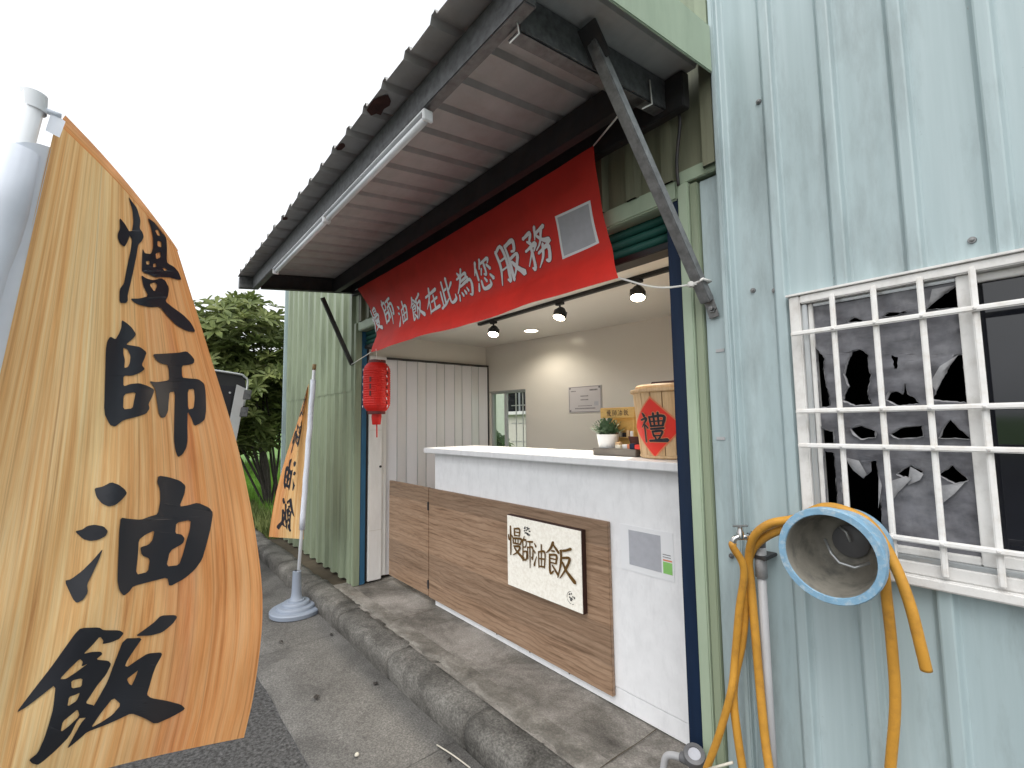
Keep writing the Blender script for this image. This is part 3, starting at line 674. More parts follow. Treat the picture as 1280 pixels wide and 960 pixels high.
# ================================================================= BRUSH LETTERING
G = {}
G['man'] = [[(.03, .32, .03), (.07, .45, .06), (.10, .5, .03)], [(.17, .02, .05), (.18, .5, .06), (.17, .98, .04)], [(.22, .3, .02), (.3, .37, .05)], [(.42, .06, .04), (.43, .3, .05)], [(.42, .07, .04), (.75, .04, .05), (.74, .28, .04)], [(.44, .17, .03), (.72, .16, .03)], [(.44, .29, .03), (.74, .27, .03)], [(.33, .38, .04), (.36, .56, .05)], [(.33, .4, .04), (.86, .36, .06), (.8, .54, .04)], [(.5, .4, .03), (.5, .55, .03)], [(.66, .39, .03), (.66, .54, .03)], [(.36, .56, .04), (.8, .54, .04)], [(.38, .66, .04), (.78, .63, .06), (.62, .82, .05), (.33, .97, .02)], [(.42, .7, .04), (.6, .82, .06), (.98, .98, .09)]]
G['shi'] = [[(.24, .0, .03), (.18, .12, .06)], [(.1, .14, .05), (.11, .5, .06), (.1, .9, .05)], [(.1, .16, .04), (.38, .13, .05), (.36, .36, .04), (.12, .4, .04)], [(.12, .58, .04), (.42, .54, .05), (.38, .82, .05), (.12, .86, .04)], [(.52, .16, .04), (.95, .12, .06)], [(.72, .16, .05), (.71, .34, .04)], [(.52, .36, .04), (.53, .78, .05)], [(.52, .37, .04), (.95, .33, .06), (.93, .72, .06), (.84, .68, .03)], [(.72, .3, .05), (.72, .7, .06), (.71, 1.08, .03)]]
G['you'] = [[(.1, .06, .03), (.2, .16, .08)], [(.04, .34, .03), (.14, .42, .07)], [(.06, .92, .09), (.14, .75, .05), (.26, .56, .02)], [(.42, .34, .05), (.44, .95, .05)], [(.42, .35, .04), (.92, .3, .07), (.88, .9, .05)], [(.66, .04, .06), (.65, .5, .05), (.65, .9, .04)], [(.46, .6, .04), (.86, .57, .04)], [(.44, .9, .04), (.88, .87, .05)]]
G['fan'] = [[(.26, .0, .06), (.16, .2, .05), (.0, .36, .02)], [(.26, .06, .04), (.46, .26, .06)], [(.2, .26, .03), (.3, .25, .04)], [(.12, .38, .04), (.13, .92, .05), (.26, .84, .03)], [(.12, .39, .04), (.38, .36, .05), (.36, .6, .04)], [(.14, .49, .03), (.36, .48, .03)], [(.14, .61, .03), (.36, .6, .03)], [(.22, .68, .03), (.42, .9, .06)], [(.9, .06, .06), (.72, .14, .05), (.52, .18, .03)], [(.56, .18, .05), (.54, .55, .05), (.42, .98, .02)], [(.58, .38, .04), (.86, .34, .06), (.72, .66, .05), (.5, .98, .02)], [(.6, .5, .04), (.74, .72, .06), (1.02, .96, .10)]]
G['zai'] = [[(.1, .26, .05), (.9, .2, .07)], [(.45, .02, .06), (.34, .36, .06), (.04, .72, .02)], [(.3, .46, .04), (.29, .98, .05)], [(.44, .56, .04), (.88, .52, .06)], [(.66, .36, .05), (.66, .9, .05)], [(.38, .92, .05), (.96, .88, .07)]]
G['ci'] = [[(.3, .06, .05), (.3, .84, .05)], [(.3, .4, .04), (.48, .37, .05)], [(.12, .36, .05), (.13, .88, .04)], [(.02, .94, .06), (.3, .86, .05), (.52, .74, .03)], [(.9, .28, .06), (.62, .48, .03)], [(.62, .04, .06), (.62, .86, .05), (.92, .88, .07), (.96, .72, .03)]]
G['wei'] = [[(.3, .04, .03), (.36, .14, .06)], [(.56, .0, .05), (.3, .4, .05), (.04, .66, .02)], [(.2, .22, .04), (.72, .18, .05), (.66, .34, .04)], [(.34, .36, .04), (.76, .33, .05), (.7, .48, .04)], [(.26, .5, .04), (.88, .46, .06), (.84, .92, .06), (.7, .9, .03)], [(.1, .74, .04), (.06, .92, .04)], [(.26, .7, .03), (.32, .82, .05)], [(.44, .68, .03), (.5, .8, .05)], [(.6, .64, .03), (.66, .76, .05)]]
G['nin'] = [[(.24, .02, .06), (.04, .36, .02)], [(.17, .2, .05), (.17, .56, .05)], [(.5, .02, .05), (.36, .26, .03)], [(.46, .14, .04), (.9, .12, .05), (.84, .24, .03)], [(.64, .16, .05), (.64, .54, .05), (.54, .5, .03)], [(.46, .3, .04), (.38, .46, .03)], [(.76, .28, .04), (.88, .44, .06)], [(.14, .68, .04), (.08, .88, .06)], [(.3, .64, .04), (.36, .92, .06), (.74, .94, .07), (.76, .78, .03)], [(.5, .62, .03), (.58, .74, .06)], [(.82, .62, .03), (.94, .78, .07)]]
G['fu'] = [[(.1, .06, .05), (.11, .55, .05), (.02, .96, .02)], [(.1, .07, .04), (.4, .05, .05), (.4, .92, .06), (.3, .9, .03)], [(.12, .33, .03), (.38, .32, .03)], [(.12, .58, .03), (.38, .57, .03)], [(.54, .06, .04), (.54, .98, .06)], [(.54, .08, .04), (.88, .05, .06), (.84, .28, .05), (.72, .28, .03)], [(.56, .44, .04), (.9, .41, .05), (.76, .7, .05), (.56, .96, .02)], [(.62, .52, .04), (.76, .72, .06), (1., .96, .08)]]
G['wu'] = [[(.06, .08, .04), (.38, .06, .05), (.24, .24, .04)], [(.16, .2, .03), (.28, .3, .05)], [(.02, .4, .04), (.44, .36, .06), (.34, .5, .03)], [(.25, .4, .05), (.25, .94, .06), (.14, .9, .03)], [(.24, .5, .04), (.02, .8, .02)], [(.6, .02, .05), (.48, .28, .02)], [(.56, .16, .04), (.92, .12, .05)], [(.82, .14, .05), (.64, .42, .04), (.44, .54, .02)], [(.58, .22, .04), (.74, .38, .05), (.98, .5, .08)], [(.5, .64, .04), (.9, .6, .06), (.86, .94, .06), (.74, .92, .03)], [(.72, .5, .05), (.64, .78, .05), (.44, 1.0, .02)]]
G['li'] = [[(.12, .0, .03), (.2, .1, .07)], [(.04, .24, .04), (.3, .2, .06), (.04, .5, .02)], [(.18, .34, .05), (.18, 1.0, .04)], [(.22, .42, .03), (.32, .52, .05)], [(.42, .14, .05), (.46, .46, .05)], [(.42, .15, .04), (.92, .12, .06), (.88, .44, .05)], [(.58, .02, .05), (.6, .44, .04)], [(.74, .0, .05), (.75, .44, .04)], [(.46, .3, .03), (.88, .28, .03)], [(.46, .46, .04), (.88, .44, .04)], [(.44, .56, .04), (.9, .53, .05)], [(.5, .64, .04), (.54, .8, .05)], [(.5, .65, .04), (.84, .63, .05), (.8, .78, .04)], [(.54, .79, .03), (.8, .78, .03)], [(.58, .82, .03), (.62, .93, .05)], [(.78, .82, .03), (.7, .93, .05)], [(.36, .97, .05), (1., .94, .08)]]
def brush_mesh(name, g, pos, mat, parent, bold=1.6, lift=0., step=.00012, grow=0.):
    """pos(x, y, h) -> 3D point for glyph coordinates in the unit box and height h above the surface"""
    V, F = [], []
    for si, st in enumerate(G[g]):
        P = [Vector(p) for p in st]
        P = catmull(P, 5) if len(P) > 2 else [P[0].lerp(P[1], i/4) for i in range(5)]
        base = len(V); n = len(P)
        for i, p in enumerate(P):
            d = P[min(i+1, n-1)]-P[max(i-1, 0)]; L = math.hypot(d.x, d.y)+1e-9; nx, ny_ = -d.y/L, d.x/L
            wv = p.z*bold*(.9+.25*mnoise.noise(Vector((p.x*9+si, p.y*9, 4)))) + grow
            ext = (-1 if i == 0 else 1 if i == n-1 else 0)*wv*.35
            ex, ey = d.x/L*ext, d.y/L*ext
            for s in (-1, 0, 1): V.append(pos(p.x+nx*wv/2*s+ex*(1.6 if s == 0 else .3), p.y+ny_*wv/2*s+ey*(1.6 if s == 0 else .3), lift+step*si))
        for i in range(n-1):
            for k in range(2): a = base+i*3+k; F.append((a, a+1, a+4, a+3))
    return mesh(name, V, F, mat, parent)

# ================================================================= BANNER
bTL, bTR, bBR, bBL = onY(447, 361, 1.415), onY(742, 182, 1.415), onY(776, 347, 1.432)+Vector((0, .05, 0)), onY(463, 440, 1.432)+Vector((0, .05, 0))
def ban(s, t, h=0):
    p = bTL.lerp(bTR, s).lerp(bBL.lerp(bBR, s), t)
    side = (2*s-1)
    p.x -= .055*side*math.sin(math.pi*t)*abs(side)**3                       # sides bow inwards
    y = .030*math.sin(math.pi*min(1, t*1.05))+.012*math.sin(s*9+t*2.5)*t+.005*math.sin(s*31+t*6)*t*t+.004*mnoise.noise(Vector((s*16, t*5, 0)))
    if t > .74: y -= .05*((t-.74)/.26)**1.0
    p.y += y-h; p.z -= .012*math.sin(math.pi*s)*(1-t)+.004*math.sin(s*14)*t
    return p
bn = thing('banner', (bTL+bTR)/2, 'long red cloth banner with silver brush lettering hanging under the awning', 'banner')
nu, nv = 72, 24
V = [ban(i/nu, j/nv) for j in range(nv+1) for i in range(nu+1)]
F = [(j*(nu+1)+i, (j+1)*(nu+1)+i, (j+1)*(nu+1)+i+1, j*(nu+1)+i+1) for j in range(nv) for i in range(nu)]
cl = mesh('cloth', V, F, 'red_banner', bn, True)
BWID, BHEI = (bTR-bTL).length, .545
def ban_inv(px, py):
    s, t = .5, .5
    d = ray(px, py)
    for _ in range(30):
        def err(s, t):
            c = ban(s, t)-CAM; return Vector((FPX*c.dot(rgt)/c.dot(fwd)+640-px, 480-FPX*c.dot(upv)/c.dot(fwd)-py))
        e = err(s, t); a = (err(s+1e-3, t)-e)/1e-3; b = (err(s, t+1e-3)-e)/1e-3
        det = a.x*b.y-a.y*b.x
        if abs(det) < 1e-9: break
        s -= (e.x*b.y-e.y*b.x)/det*.8; t -= (a.x*e.y-a.y*e.x)/det*.8
        s = min(1.1, max(-.1, s)); t = min(1.1, max(-.1, t))
    return s, t
bc = [('man', 145, 780, 108), ('shi', 198, 742, 122), ('you', 262, 752, 105), ('fan', 325, 727, 112), ('zai', 392, 694, 118), ('ci', 458, 660, 132), ('wei', 535, 625, 142), ('nin', 622, 580, 150), ('fu', 735, 528, 180), ('wu', 862, 462, 190)]
for (g, cx, cyy, hpx) in bc:
    px, py = 430+cx/3.5556, 180+cyy/3.5556
    s0, t0 = ban_inv(px, py); _, ta = ban_inv(px, py-hpx/7.111); _, tb = ban_inv(px, py+hpx/7.111)
    hh = (tb-ta); ww = hh*BHEI/BWID*.98
    pf = lambda x, y, h: ban(s0+(x-.5)*ww, t0+(y-.5)*hh-.04*(x-.5), h)
    brush_mesh('character_outline', g, pf, 'print_edge', bn, 2.2, .0010, .00002, .04)
    brush_mesh('character', g, pf, 'silver_print', bn, 2.2, .0020, .00005)
# plain square card printed at the right end of the banner
def ban_patch(name, cs, mat, h):
    st = [ban_inv(430+x/3.5556, 180+y/3.5556) for x, y in cs]; k = 6; V = []
    for j in range(k+1):
        for i in range(k+1):
            a = [st[0][q]+(st[1][q]-st[0][q])*i/k for q in (0, 1)]; b = [st[3][q]+(st[2][q]-st[3][q])*i/k for q in (0, 1)]
            V.append(ban(a[0]+(b[0]-a[0])*j/k, a[1]+(b[1]-a[1])*j/k, h))
    return mesh(name, V, [(j*(k+1)+i, (j+1)*(k+1)+i, (j+1)*(k+1)+i+1, j*(k+1)+i+1) for j in range(k) for i in range(k)], mat, bn, True)
ban_patch('printed_card', [(938, 322), (1095, 250), (1135, 440), (972, 513)], 'white_card', .0012)
ban_patch('printed_square', [(950, 329), (1088, 266), (1122, 436), (980, 498)], 'grey_card', .0026)
# cords
ct = brp = pb0.lerp(pb1, .93)
tube('cord', [ban(1, 1), (ban(1, 1)+brp)/2+Vector((0, 0, -.022)), brp+Vector((0, -.022, 0))], .0035, 'cord', bn, 8, 8)
lathe('cord_knot', [(0, -.012), (.010, -.008), (.013, 0), (.010, .008), (0, .012)], brp+Vector((-.02, -.022, .004)), 'cord', bn, n=12)
tube('cord_wrap', [brp+Vector((-.022, -.022, 0)), brp+Vector((.022, -.022, .012)), brp+Vector((.024, .022, .012)), brp+Vector((-.022, .022, 0)), brp+Vector((-.022, -.022, 0))], .005, 'cord', bn, 8)
tube('cord', [ban(1, 0), onX(775, 142, -.9)], .003, 'cord', bn, 8)
tube('cord', [ban(0, 1), lb1+Vector((.01, -.01, 0))], .003, 'cord', bn, 8)
tube('cord', [ban(0, 0), ban(0, 0)+Vector((-.10, .02, .015))], .003, 'cord', bn, 8)

# ================================================================= LANTERN
LC = onY(471, 484, 1.43)
lt = thing('lantern', (LC.x, LC.y, LC.z-.21), 'red ribbed paper lantern hanging at the left end of the banner', 'lantern')
R0, H0 = .097, .37; prof = []; nr = 22
for i in range(nr*4+1):
    t = i/(nr*4); z = -H0/2+H0*t; e = abs(2*t-1); r = R0*(1-.42*max(0, (e-.62)/.38)**2.0)
    prof.append((r-.0034*(.5-.5*math.cos(2*math.pi*i/4)), z))
lathe('shade', prof, LC, 'lantern', lt, n=40)
for z, r in ((H0/2, .062), (-H0/2, .062)): lathe('cap_ring', [(r-.012, -.012), (r, -.012), (r+.001, 0), (r, .012), (r-.012, .012), (r-.012, -.012)], LC+Vector((0, 0, z)), 'lantern_cap', lt, n=28)
for k in range(12):
    for sgn in (-1, 1):
        a = sgn*rad(74)+rad(-51)-.0; z = -.15+.027*k
        p = LC+Vector((math.cos(a)*(R0+.0015), math.sin(a)*(R0+.0015), z)); q = p+Vector((0, 0, .016))
        tube('print_mark', [p, q+Vector((math.sin(a)*.008*((k % 3)-1), -math.cos(a)*.008*((k % 3)-1), 0))], .0028, 'ink' if k % 2 else 'white_card', lt, 6)
for k, zz in enumerate((.05, .0, -.05)):
    a = rad(-51)
    p = LC+Vector((math.cos(a)*(R0+.0008), math.sin(a)*(R0+.0008), zz)); bar('print_mark', p+Vector((0, 0, .018)), p-Vector((0, 0, .018)), .013, .002, 'lantern_cap', lt, (-math.sin(a), math.cos(a), 0), 0)
lathe('fringe', [(.035, 0), (.036, -.02), (.030, -.075), (.028, -.078), (.033, -.02)], LC+Vector((0, 0, -H0/2-.010)), 'lantern', lt, n=20)
tube('tassel', [LC+Vector((.004, 0, -H0/2-.08)), LC+Vector((.008, 0, -H0/2-.13)), LC+Vector((.006, .002, -H0/2-.18))], .005, 'lantern', lt, 8, 4)
tube('string', [LC+Vector((0, 0, H0/2)), LC+Vector((-.02, .0, H0/2+.10))], .002, 'cord', lt, 6)

# ================================================================= COUNTER
ctr = thing('counter', (-2, 1.95, 0), 'white serving counter with a brown wood panel on its front', 'counter')
CX0, CX1 = -3.075, -.932
box('body', CX0, CX1, 1.800, 2.12, .09, 1.092, 'counter', ctr, .003)
box('plinth', CX0, CX1, 1.803, 2.11, .003, .087, 'counter', ctr, .002)
box('countertop', CX0-.055, CX1, 1.735, 2.20, 1.094, 1.130, 'counter', ctr, .004)
box('front_panel', -3.125, -1.455, 1.778, 1.799, .050, .832, 'laminate', ctr, .003)
hd = box('half_door', -3.795, -3.131, 1.778, 1.799, .055, .834, 'laminate', ctr, .003)
for z in (.14, .70):
    lathe('hinge', [(0, -.03), (.006, -.03), (.006, .03), (0, .03)], (-3.128, 1.774, z), 'dark_steel', hd, n=10)
    box('hinge_leaf', -3.145, -3.134, 1.7745, 1.7778, z-.028, z+.028, 'dark_steel', hd, 0)
for x in (-1.75, -2.35, -2.05): lathe('screw', [(0, .004), (.004, .003), (.005, 0)], (x, 1.803, .035), 'dark_steel', ctr, (0, -1, 0), 8)

# shop sign: a lit panel with raised gold letters
sg = thing('shop_sign', (-1.93, 1.77, .36), 'lit white sign box with gold brush lettering on the wood panel', 'sign')
sTL, sTR, sBR, sBL = onY(634, 645, 1.745), onY(727, 663, 1.745), onY(727, 765, 1.745), onY(635, 732, 1.745)
gx0, gx1 = (sTL.x+sBL.x)/2, (sTR.x+sBR.x)/2; gz1, gz0 = (sTL.z+sTR.z)/2, (sBL.z+sBR.z)/2
m_, n_, l_, p_ = newmat('sign_paper')
mp = coords(n_, l_, (1, 1, 1)); tt = noise(n_, l_, mp, 60, 5, .65); rr = ramp(n_, [(.35, (.68, .65, .58)), (.6, (.80, .78, .72))]); l_.new(tt.outputs[0], rr.inputs[0]); l_.new(rr.outputs[0], p_.inputs['Base Color'])
p_.inputs['Roughness'].default_value = .6; bump(n_, l_, p_, tt.outputs[0], .5, .004)
p_.inputs['Emission Color'].default_value = (1, .93, .78, 1); p_.inputs['Emission Strength'].default_value = .10
MT['sign_face'] = m_
box('case', gx0-.004, gx1+.004, 1.7485, 1.777, gz0-.004, gz1+.004, 'dark_brown', sg, .002)
box('face', gx0, gx1, 1.745, 1.7482, gz0, gz1, 'sign_face', sg, 0)
SW, SH = gx1-gx0, gz1-gz0
def sp_(x, y, h): return Vector((gx0+x*SW, 1.7445-h, gz1-y*SH))
def glyph_on_sign(g, x0, y0, wd, hg):
    o = brush_mesh('letter', g, lambda x, y, h: sp_(x0+x*wd, y0+y*hg, h), 'gold', sg, 1.5, .006, .0001)
    brush_mesh('letter_base', g, lambda x, y, h: sp_(x0+x*wd, y0+y*hg, h), 'gold', sg, 1.35, .003, .0001)
glyph_on_sign('man', .02, .14, .24, .42); glyph_on_sign('shi', .23, .24, .17, .38); glyph_on_sign('you', .40, .28, .17, .34); glyph_on_sign('fan', .58, .22, .34, .44)
def blot(cx, cyy, rx, ry, k, mat, seed, parent=sg, f=sp_):
    rnd = random.Random(seed)
    for i in range(k):
        x = cx+rnd.uniform(-rx, rx); y = cyy+rnd.uniform(-ry, ry); a = rnd.uniform(0, 6.28); L = rnd.uniform(.15, .5)*rx
        dx, dy = math.cos(a)*L, math.sin(a)*L; nx, ny_ = -math.sin(a)*.004, math.cos(a)*.006
        mesh('ink_mark', [f(x-dx, y-dy, .0012+.0001*i), f(x+nx*2, y+ny_*2, .0012+.0001*i), f(x+dx, y+dy, .0012+.0001*i), f(x-nx*2, y-ny_*2, .0012+.0001*i)], [(0, 1, 2, 3)], mat, parent)
blot(.30, .16, .055, .05, 16, 'ink', 3)
for a0, a1 in ((95, 190), (200, 265), (280, 300)):
    V, F = [], []
    for i in range(13):
        a = rad(a0+(a1-a0)*i/12)
        for r in (.050, .054): V.append(sp_(.875+r*math.cos(a), .855-r*math.sin(a)*SW/SH, .001))
    mesh('seal_ring', V, [(2*i, 2*i+1, 2*i+3, 2*i+2) for i in range(12)], 'ink', sg)
blot(.885, .84, .032, .05, 12, 'ink', 8)

# printed sheet on the counter front
cTL, cTR, cBR, cBL = onY(775, 655, 1.797), onY(841, 666, 1.797), onY(843, 728, 1.797), onY(777, 711, 1.797)
px0, px1 = (cTL.x+cBL.x)/2, (cTR.x+cBR.x)/2; pz1, pz0 = (cTL.z+cTR.z)/2, (cBL.z+cBR.z)/2
sheet = thing('paper_sheet', ((px0+px1)/2, 1.797, pz0), 'white printed sheet taped to the counter beside the wood panel', 'sheet')
box('paper', px0, px1, 1.7975, 1.799, pz0, pz1, 'white_card', sheet, 0)
wq = px1-px0; hq = pz1-pz0
box('printed_square', px0+wq*.17, px0+wq*.78, 1.7965, 1.7972, pz0+hq*.14, pz0+hq*.90, 'grey_card', sheet, 0)
MT['lime'] = M('green_print', (.25, .55, .15), .5)
box('printed_panel', px0+wq*.81, px0+wq*.97, 1.7965, 1.7972, pz0+hq*.14, pz0+hq*.38, 'lime', sheet, 0)
box('printed_panel', px0+wq*.81, px0+wq*.97, 1.7965, 1.7972, pz0+hq*.40, pz0+hq*.43, 'gold_paper', sheet, 0)
for k in range(2): box('printed_line', px0+wq*.81, px0+wq*.95, 1.7965, 1.7972, pz0+hq*(.47+.05*k), pz0+hq*(.485+.05*k), 'paper_ink', sheet, 0)

# ================================================================= ACCORDION DOOR
ac = thing('accordion_door', (-3.92, 2.35, 0), 'pale grey folding accordion door at the left side of the stall', 'door')
ya, yb = 1.795, 2.905; nS = 11
for k in range(nS):
    y0 = ya+(yb-ya)*k/nS; y1 = ya+(yb-ya)*(k+1)/nS; o = .022 if k % 2 else 0; o2 = .022-o
    hexa('slat', [(-3.915+o, y0+.003, .02), (-3.915+o2, y1-.003, .02), (-3.923+o2, y1-.003, .02), (-3.923+o, y0+.003, .02), (-3.915+o, y0+.003, 1.885), (-3.915+o2, y1-.003, 1.885), (-3.923+o2, y1-.003, 1.885), (-3.923+o, y0+.003, 1.885)], 'accordion', ac, .002)
    lathe('slat_joint', [(.004, .02), (.004, 1.885)], (-3.917+o, y0, 0), 'trim_grey', ac, n=8)
box('rail', -3.934, -3.884, ya, yb+.01, 1.888, 1.902, 'dark_steel', ac, .002)
box('end_stile', -3.93, -3.89, yb+.002, yb+.012, .02, 1.887, 'dark_steel', ac, .001)

# ================================================================= INTERIOR LIGHTS
TY = 2.16
trk = tag(box('track_rail', -3.0, -1.0, TY-.017, TY+.017, IZ-.022, IZ-.001, 'black', None, .002), 'black ceiling track carrying the spotlights over the counter', 'track')
def spot(px, py, label, tilt, energy=9):
    c = onY(px, py, TY); zt = IZ-.023
    t = thing('spotlight', (c.x, TY, zt), label, 'spotlight', 'spotlights on the ceiling track')
    box('adapter', c.x-.03, c.x+.03, TY-.014, TY+.014, zt-.016, zt, 'black', t, .002)
    d = Vector((tilt[0], tilt[1], -1)).normalized(); head = Vector((c.x, TY, zt-.075))
    tube('stem', [(c.x, TY, zt-.016), (c.x, TY, zt-.034)], .006, 'black', t, 8)
    sdv = d.cross(Vector((rgt.x, rgt.y, 0))).normalized(); sdx = d.cross(sdv).normalized()
    tube('yoke', [head+sdx*.040+d*.01, head+sdx*.040-d*.02, Vector((c.x, TY, zt-.034)), head-sdx*.040-d*.02, head-sdx*.040+d*.01], .004, 'black', t, 8)
    lathe('can', [(0, -.040), (.024, -.040), (.036, -.022), (.042, .0), (.043, .030), (.039, .030), (.039, .024)], head, 'black', t, d, 24)
    lathe('lamp_face', [(0, .0265), (.0385, .0265)], head, Memit('lamp_glow', (1, .88, .66), 14), t, d, 24)
    L = bpy.data.lights.new('spotlight_lamp', 'SPOT'); L.energy = energy; L.color = (1, .92, .79); L.spot_size = rad(115); L.spot_blend = .8; L.shadow_soft_size = .03
    lo = bpy.data.objects.new('spotlight_lamp', L); link(lo, t); lo.location = head+d*.035; lo.rotation_euler = (-d).to_track_quat('Z', 'Y').to_euler()
spot(617, 408, 'black track spotlight farthest left, beside the accordion door', (.28, -.40), 34)
spot(700, 388, 'black track spotlight in the middle of the track, tilted to the side', (.05, -.45), 34)
spot(797, 360, 'black track spotlight nearest to the navy post', (.2, -.35), 34)
def downlight(px, py, label):
    c = onZ(px, py, IZ); t = thing('downlight', (c.x, c.y, IZ-.004), label, 'downlight', 'round lights sunk in the ceiling')
    lathe('trim_ring', [(.058, 0), (.068, 0), (.068, -.004), (.058, -.006)], (c.x, c.y, IZ-.0005), 'white_card', t)
    lathe('lens', [(0, -.0035), (.0578, -.0035)], (c.x, c.y, IZ), Memit('downlight_glow', (1, .90, .68), 10), t)
    L = bpy.data.lights.new('downlight_lamp', 'SPOT'); L.energy = 8; L.color = (1, .92, .79); L.spot_size = rad(150); L.spot_blend = .6; L.shadow_soft_size = .05
    lo = bpy.data.objects.new('downlight_lamp', L); link(lo, t); lo.location = (c.x, c.y, IZ-.02)
downlight(664, 413, 'round white downlight glowing in the stall ceiling')

# ================================================================= NOTICE ON THE BACK WALL
nx0, nx1, nz0, nz1 = -2.895, -2.561, 1.387, 1.614
nt = thing('wall_notice', ((nx0+nx1)/2, BW(-2.7)-.005, nz0), 'grey framed notice with small printing on the stall back wall', 'notice')
def npt(u, v, h): x = nx0+(nx1-nx0)*u; return (x, BW(x)-.004-h, nz1-(nz1-nz0)*v)
def nquad(name, u0, v0, u1, v1, h, mat): return mesh(name, [npt(u0, v1, h), npt(u1, v1, h), npt(u1, v0, h), npt(u0, v0, h)], [(0, 1, 2, 3)], mat, nt)
hexa('board', [npt(0, 1, .002), npt(1, 1, .002), npt(1, 1, -.003), npt(0, 1, -.003), npt(0, 0, .002), npt(1, 0, .002), npt(1, 0, -.003), npt(0, 0, -.003)], 'paper', nt)
for (a, b, c, d) in ((.02, .02, .98, .035), (.02, .965, .98, .98), (.02, .036, .03, .964), (.97, .036, .98, .964)): nquad('border', a, b, c, d, .003, 'paper_ink')
for (a, b, c, d) in ((.035, .04, .08, .10), (.92, .04, .968, .10), (.035, .90, .08, .96)): nquad('corner_mark', a, b, c, d, .0032, 'paper_ink')
for (a, b, c, d) in ((.38, .36, .62, .40), (.38, .50, .62, .54), (.30, .74, .72, .765), (.20, .83, .82, .87), (.08, .16, .24, .20), (.66, .13, .90, .19)):
    k = max(3, int((c-a)/.035))
    for i in range(k): nquad('printed_word', a+(c-a)*i/k, b, a+(c-a)*(i+.72)/k, d, .003, 'paper_ink')
nquad('printed_square', .78, .60, .91, .76, .003, 'grey_card')

# ================================================================= THINGS ON THE COUNTERTOP
ZT = 1.1305
# rice barrel
bcx, bcy = onY(841, 530, 2.00).x, 2.00
br_ = thing('rice_barrel', (bcx, bcy, ZT), 'pale wooden rice barrel with lid and a red diamond paper on the counter', 'barrel')
zr0, zr1 = ZT+.001, onY(790, 494, 2.0).z
Rb, Rt = .150, .178
nst = 20
for k in range(nst):
    a0, a1 = 2*math.pi*(k+.03)/nst, 2*math.pi*(k+.97)/nst; P = []
    for (z, R) in ((zr0, Rb), (zr1, Rt)):
        for (a, r) in ((a0, R-.014), (a1, R-.014), (a1, R), (a0, R)): P.append((bcx+math.cos(a)*r, bcy+math.sin(a)*r, z))
    hexa('stave', P, 'pale_wood', br_, .0015)
lathe('hoop', [(Rb+.002, .004), (Rb+.004, .006), (Rb+.004, .014), (Rb+.002, .016)], (bcx, bcy, zr0), 'pale_wood', br_, n=40)
lathe('lid', [(0, .034), (Rt-.02, .034), (Rt-.012, .026), (Rt-.012, .014), (Rt+.010, .013), (Rt+.012, .010), (Rt+.012, .0), (Rt+.005, -.004), (0, -.004)], (bcx, bcy, zr1+.001), 'pale_wood', br_, n=44)
box('lid_handle', bcx-.10, bcx+.12, bcy-.02, bcy+.02, zr1+.036, zr1+.056, 'dark_brown', br_, .004)
# red paper diamond bent round the staves, facing the street
zc = onY(816, 534, 1.85).z; RD = .115
def dia(u, v, h):          # u,v in [-1,1] diamond axes
    a = rad(-90)+(u*RD*1.22)/(Rb+.014); z = zc-v*RD*1.22
    r = Rb+(Rt-Rb)*(z-zr0)/(zr1-zr0)+.002+h
    return Vector((bcx+math.cos(a)*r, bcy+math.sin(a)*r, z))
def diamond(name, s, h, mat):
    k = 12; V = []
    for j in range(k+1):
        for i in range(k+1):
            a, b = (2*i/k-1)*s, (2*j/k-1)*s; V.append(dia((a+b)/2*1.0, (b-a)/2*1.0, h))
    return mesh(name, V, [(j*(k+1)+i, (j+1)*(k+1)+i, (j+1)*(k+1)+i+1, j*(k+1)+i+1) for j in range(k) for i in range(k)], mat, br_, True)
dm = diamond('paper_border', 1.0, .0005, 'gold_paper'); diamond('red_paper', .93, .0013, 'red_paper')
brush_mesh('character_outline', 'li', lambda x, y, h: dia((x-.5)*.92, (y-.5)*.92, h), 'gold_paper', br_, 1.9, .0024, .00003, .05)
brush_mesh('character', 'li', lambda x, y, h: dia((x-.5)*.92, (y-.5)*.92, h), 'ink', br_, 1.9, .0040, .00004)
# grey tray with boxes
TYt = 1.90
tx0, tx1 = onY(741, 568, TYt).x, onY(797, 572, TYt).x-.01
tr = tag(box('display_tray', tx0, tx1, TYt, TYt+.16, ZT, ZT+.036, 'grey_tray', None, .003), 'grey display tray beside the rice barrel on the counter', 'tray')
# little pot
ptx = tx0+.050; pty = TYt+.065; pz = ZT+.0365
pot = thing('potted_herb', (ptx, pty, pz), 'small green plant in a white pot on the grey tray', 'plant')
lathe('pot', [(0, 0), (.043, 0), (.046, .004), (.056, .066), (.057, .070), (.052, .070), (.050, .058), (0, .058)], (ptx, pty, pz), 'pot', pot, n=28, sx=1.05)
lathe('soil', [(0, .059), (.050, .0585)], (ptx, pty, pz), 'soil', pot, n=16)
rnd = random.Random(5); V, F = [], []
for k in range(170):
    a = rnd.uniform(0, 6.28); e = rnd.uniform(.05, 1.0); L = rnd.uniform(.04, .095); o = Vector((ptx+math.cos(a)*.03*rnd.random(), pty+math.sin(a)*.03*rnd.random(), pz+.058))
    d = Vector((math.cos(a)*e, math.sin(a)*e, 1.15-e*.75)).normalized(); s = d.cross(Vector((0, 0, 1))).normalized()
    for q in range(4):
        c = o+d*L*(.45+.16*q); sd_ = s*rnd.choice((-1, 1)); tip = c+d*.014+sd_*.014; b = len(V); V += [c, c+d*.009+sd_*.002, tip, c+sd_*.010]; F.append((b, b+1, b+2, b+3))
    b = len(V); V += [o-s*.0007, o+s*.0007, o+d*L]; F.append((b, b+1, b+2))
mesh('foliage', V, F, 'leaf_small', pot)
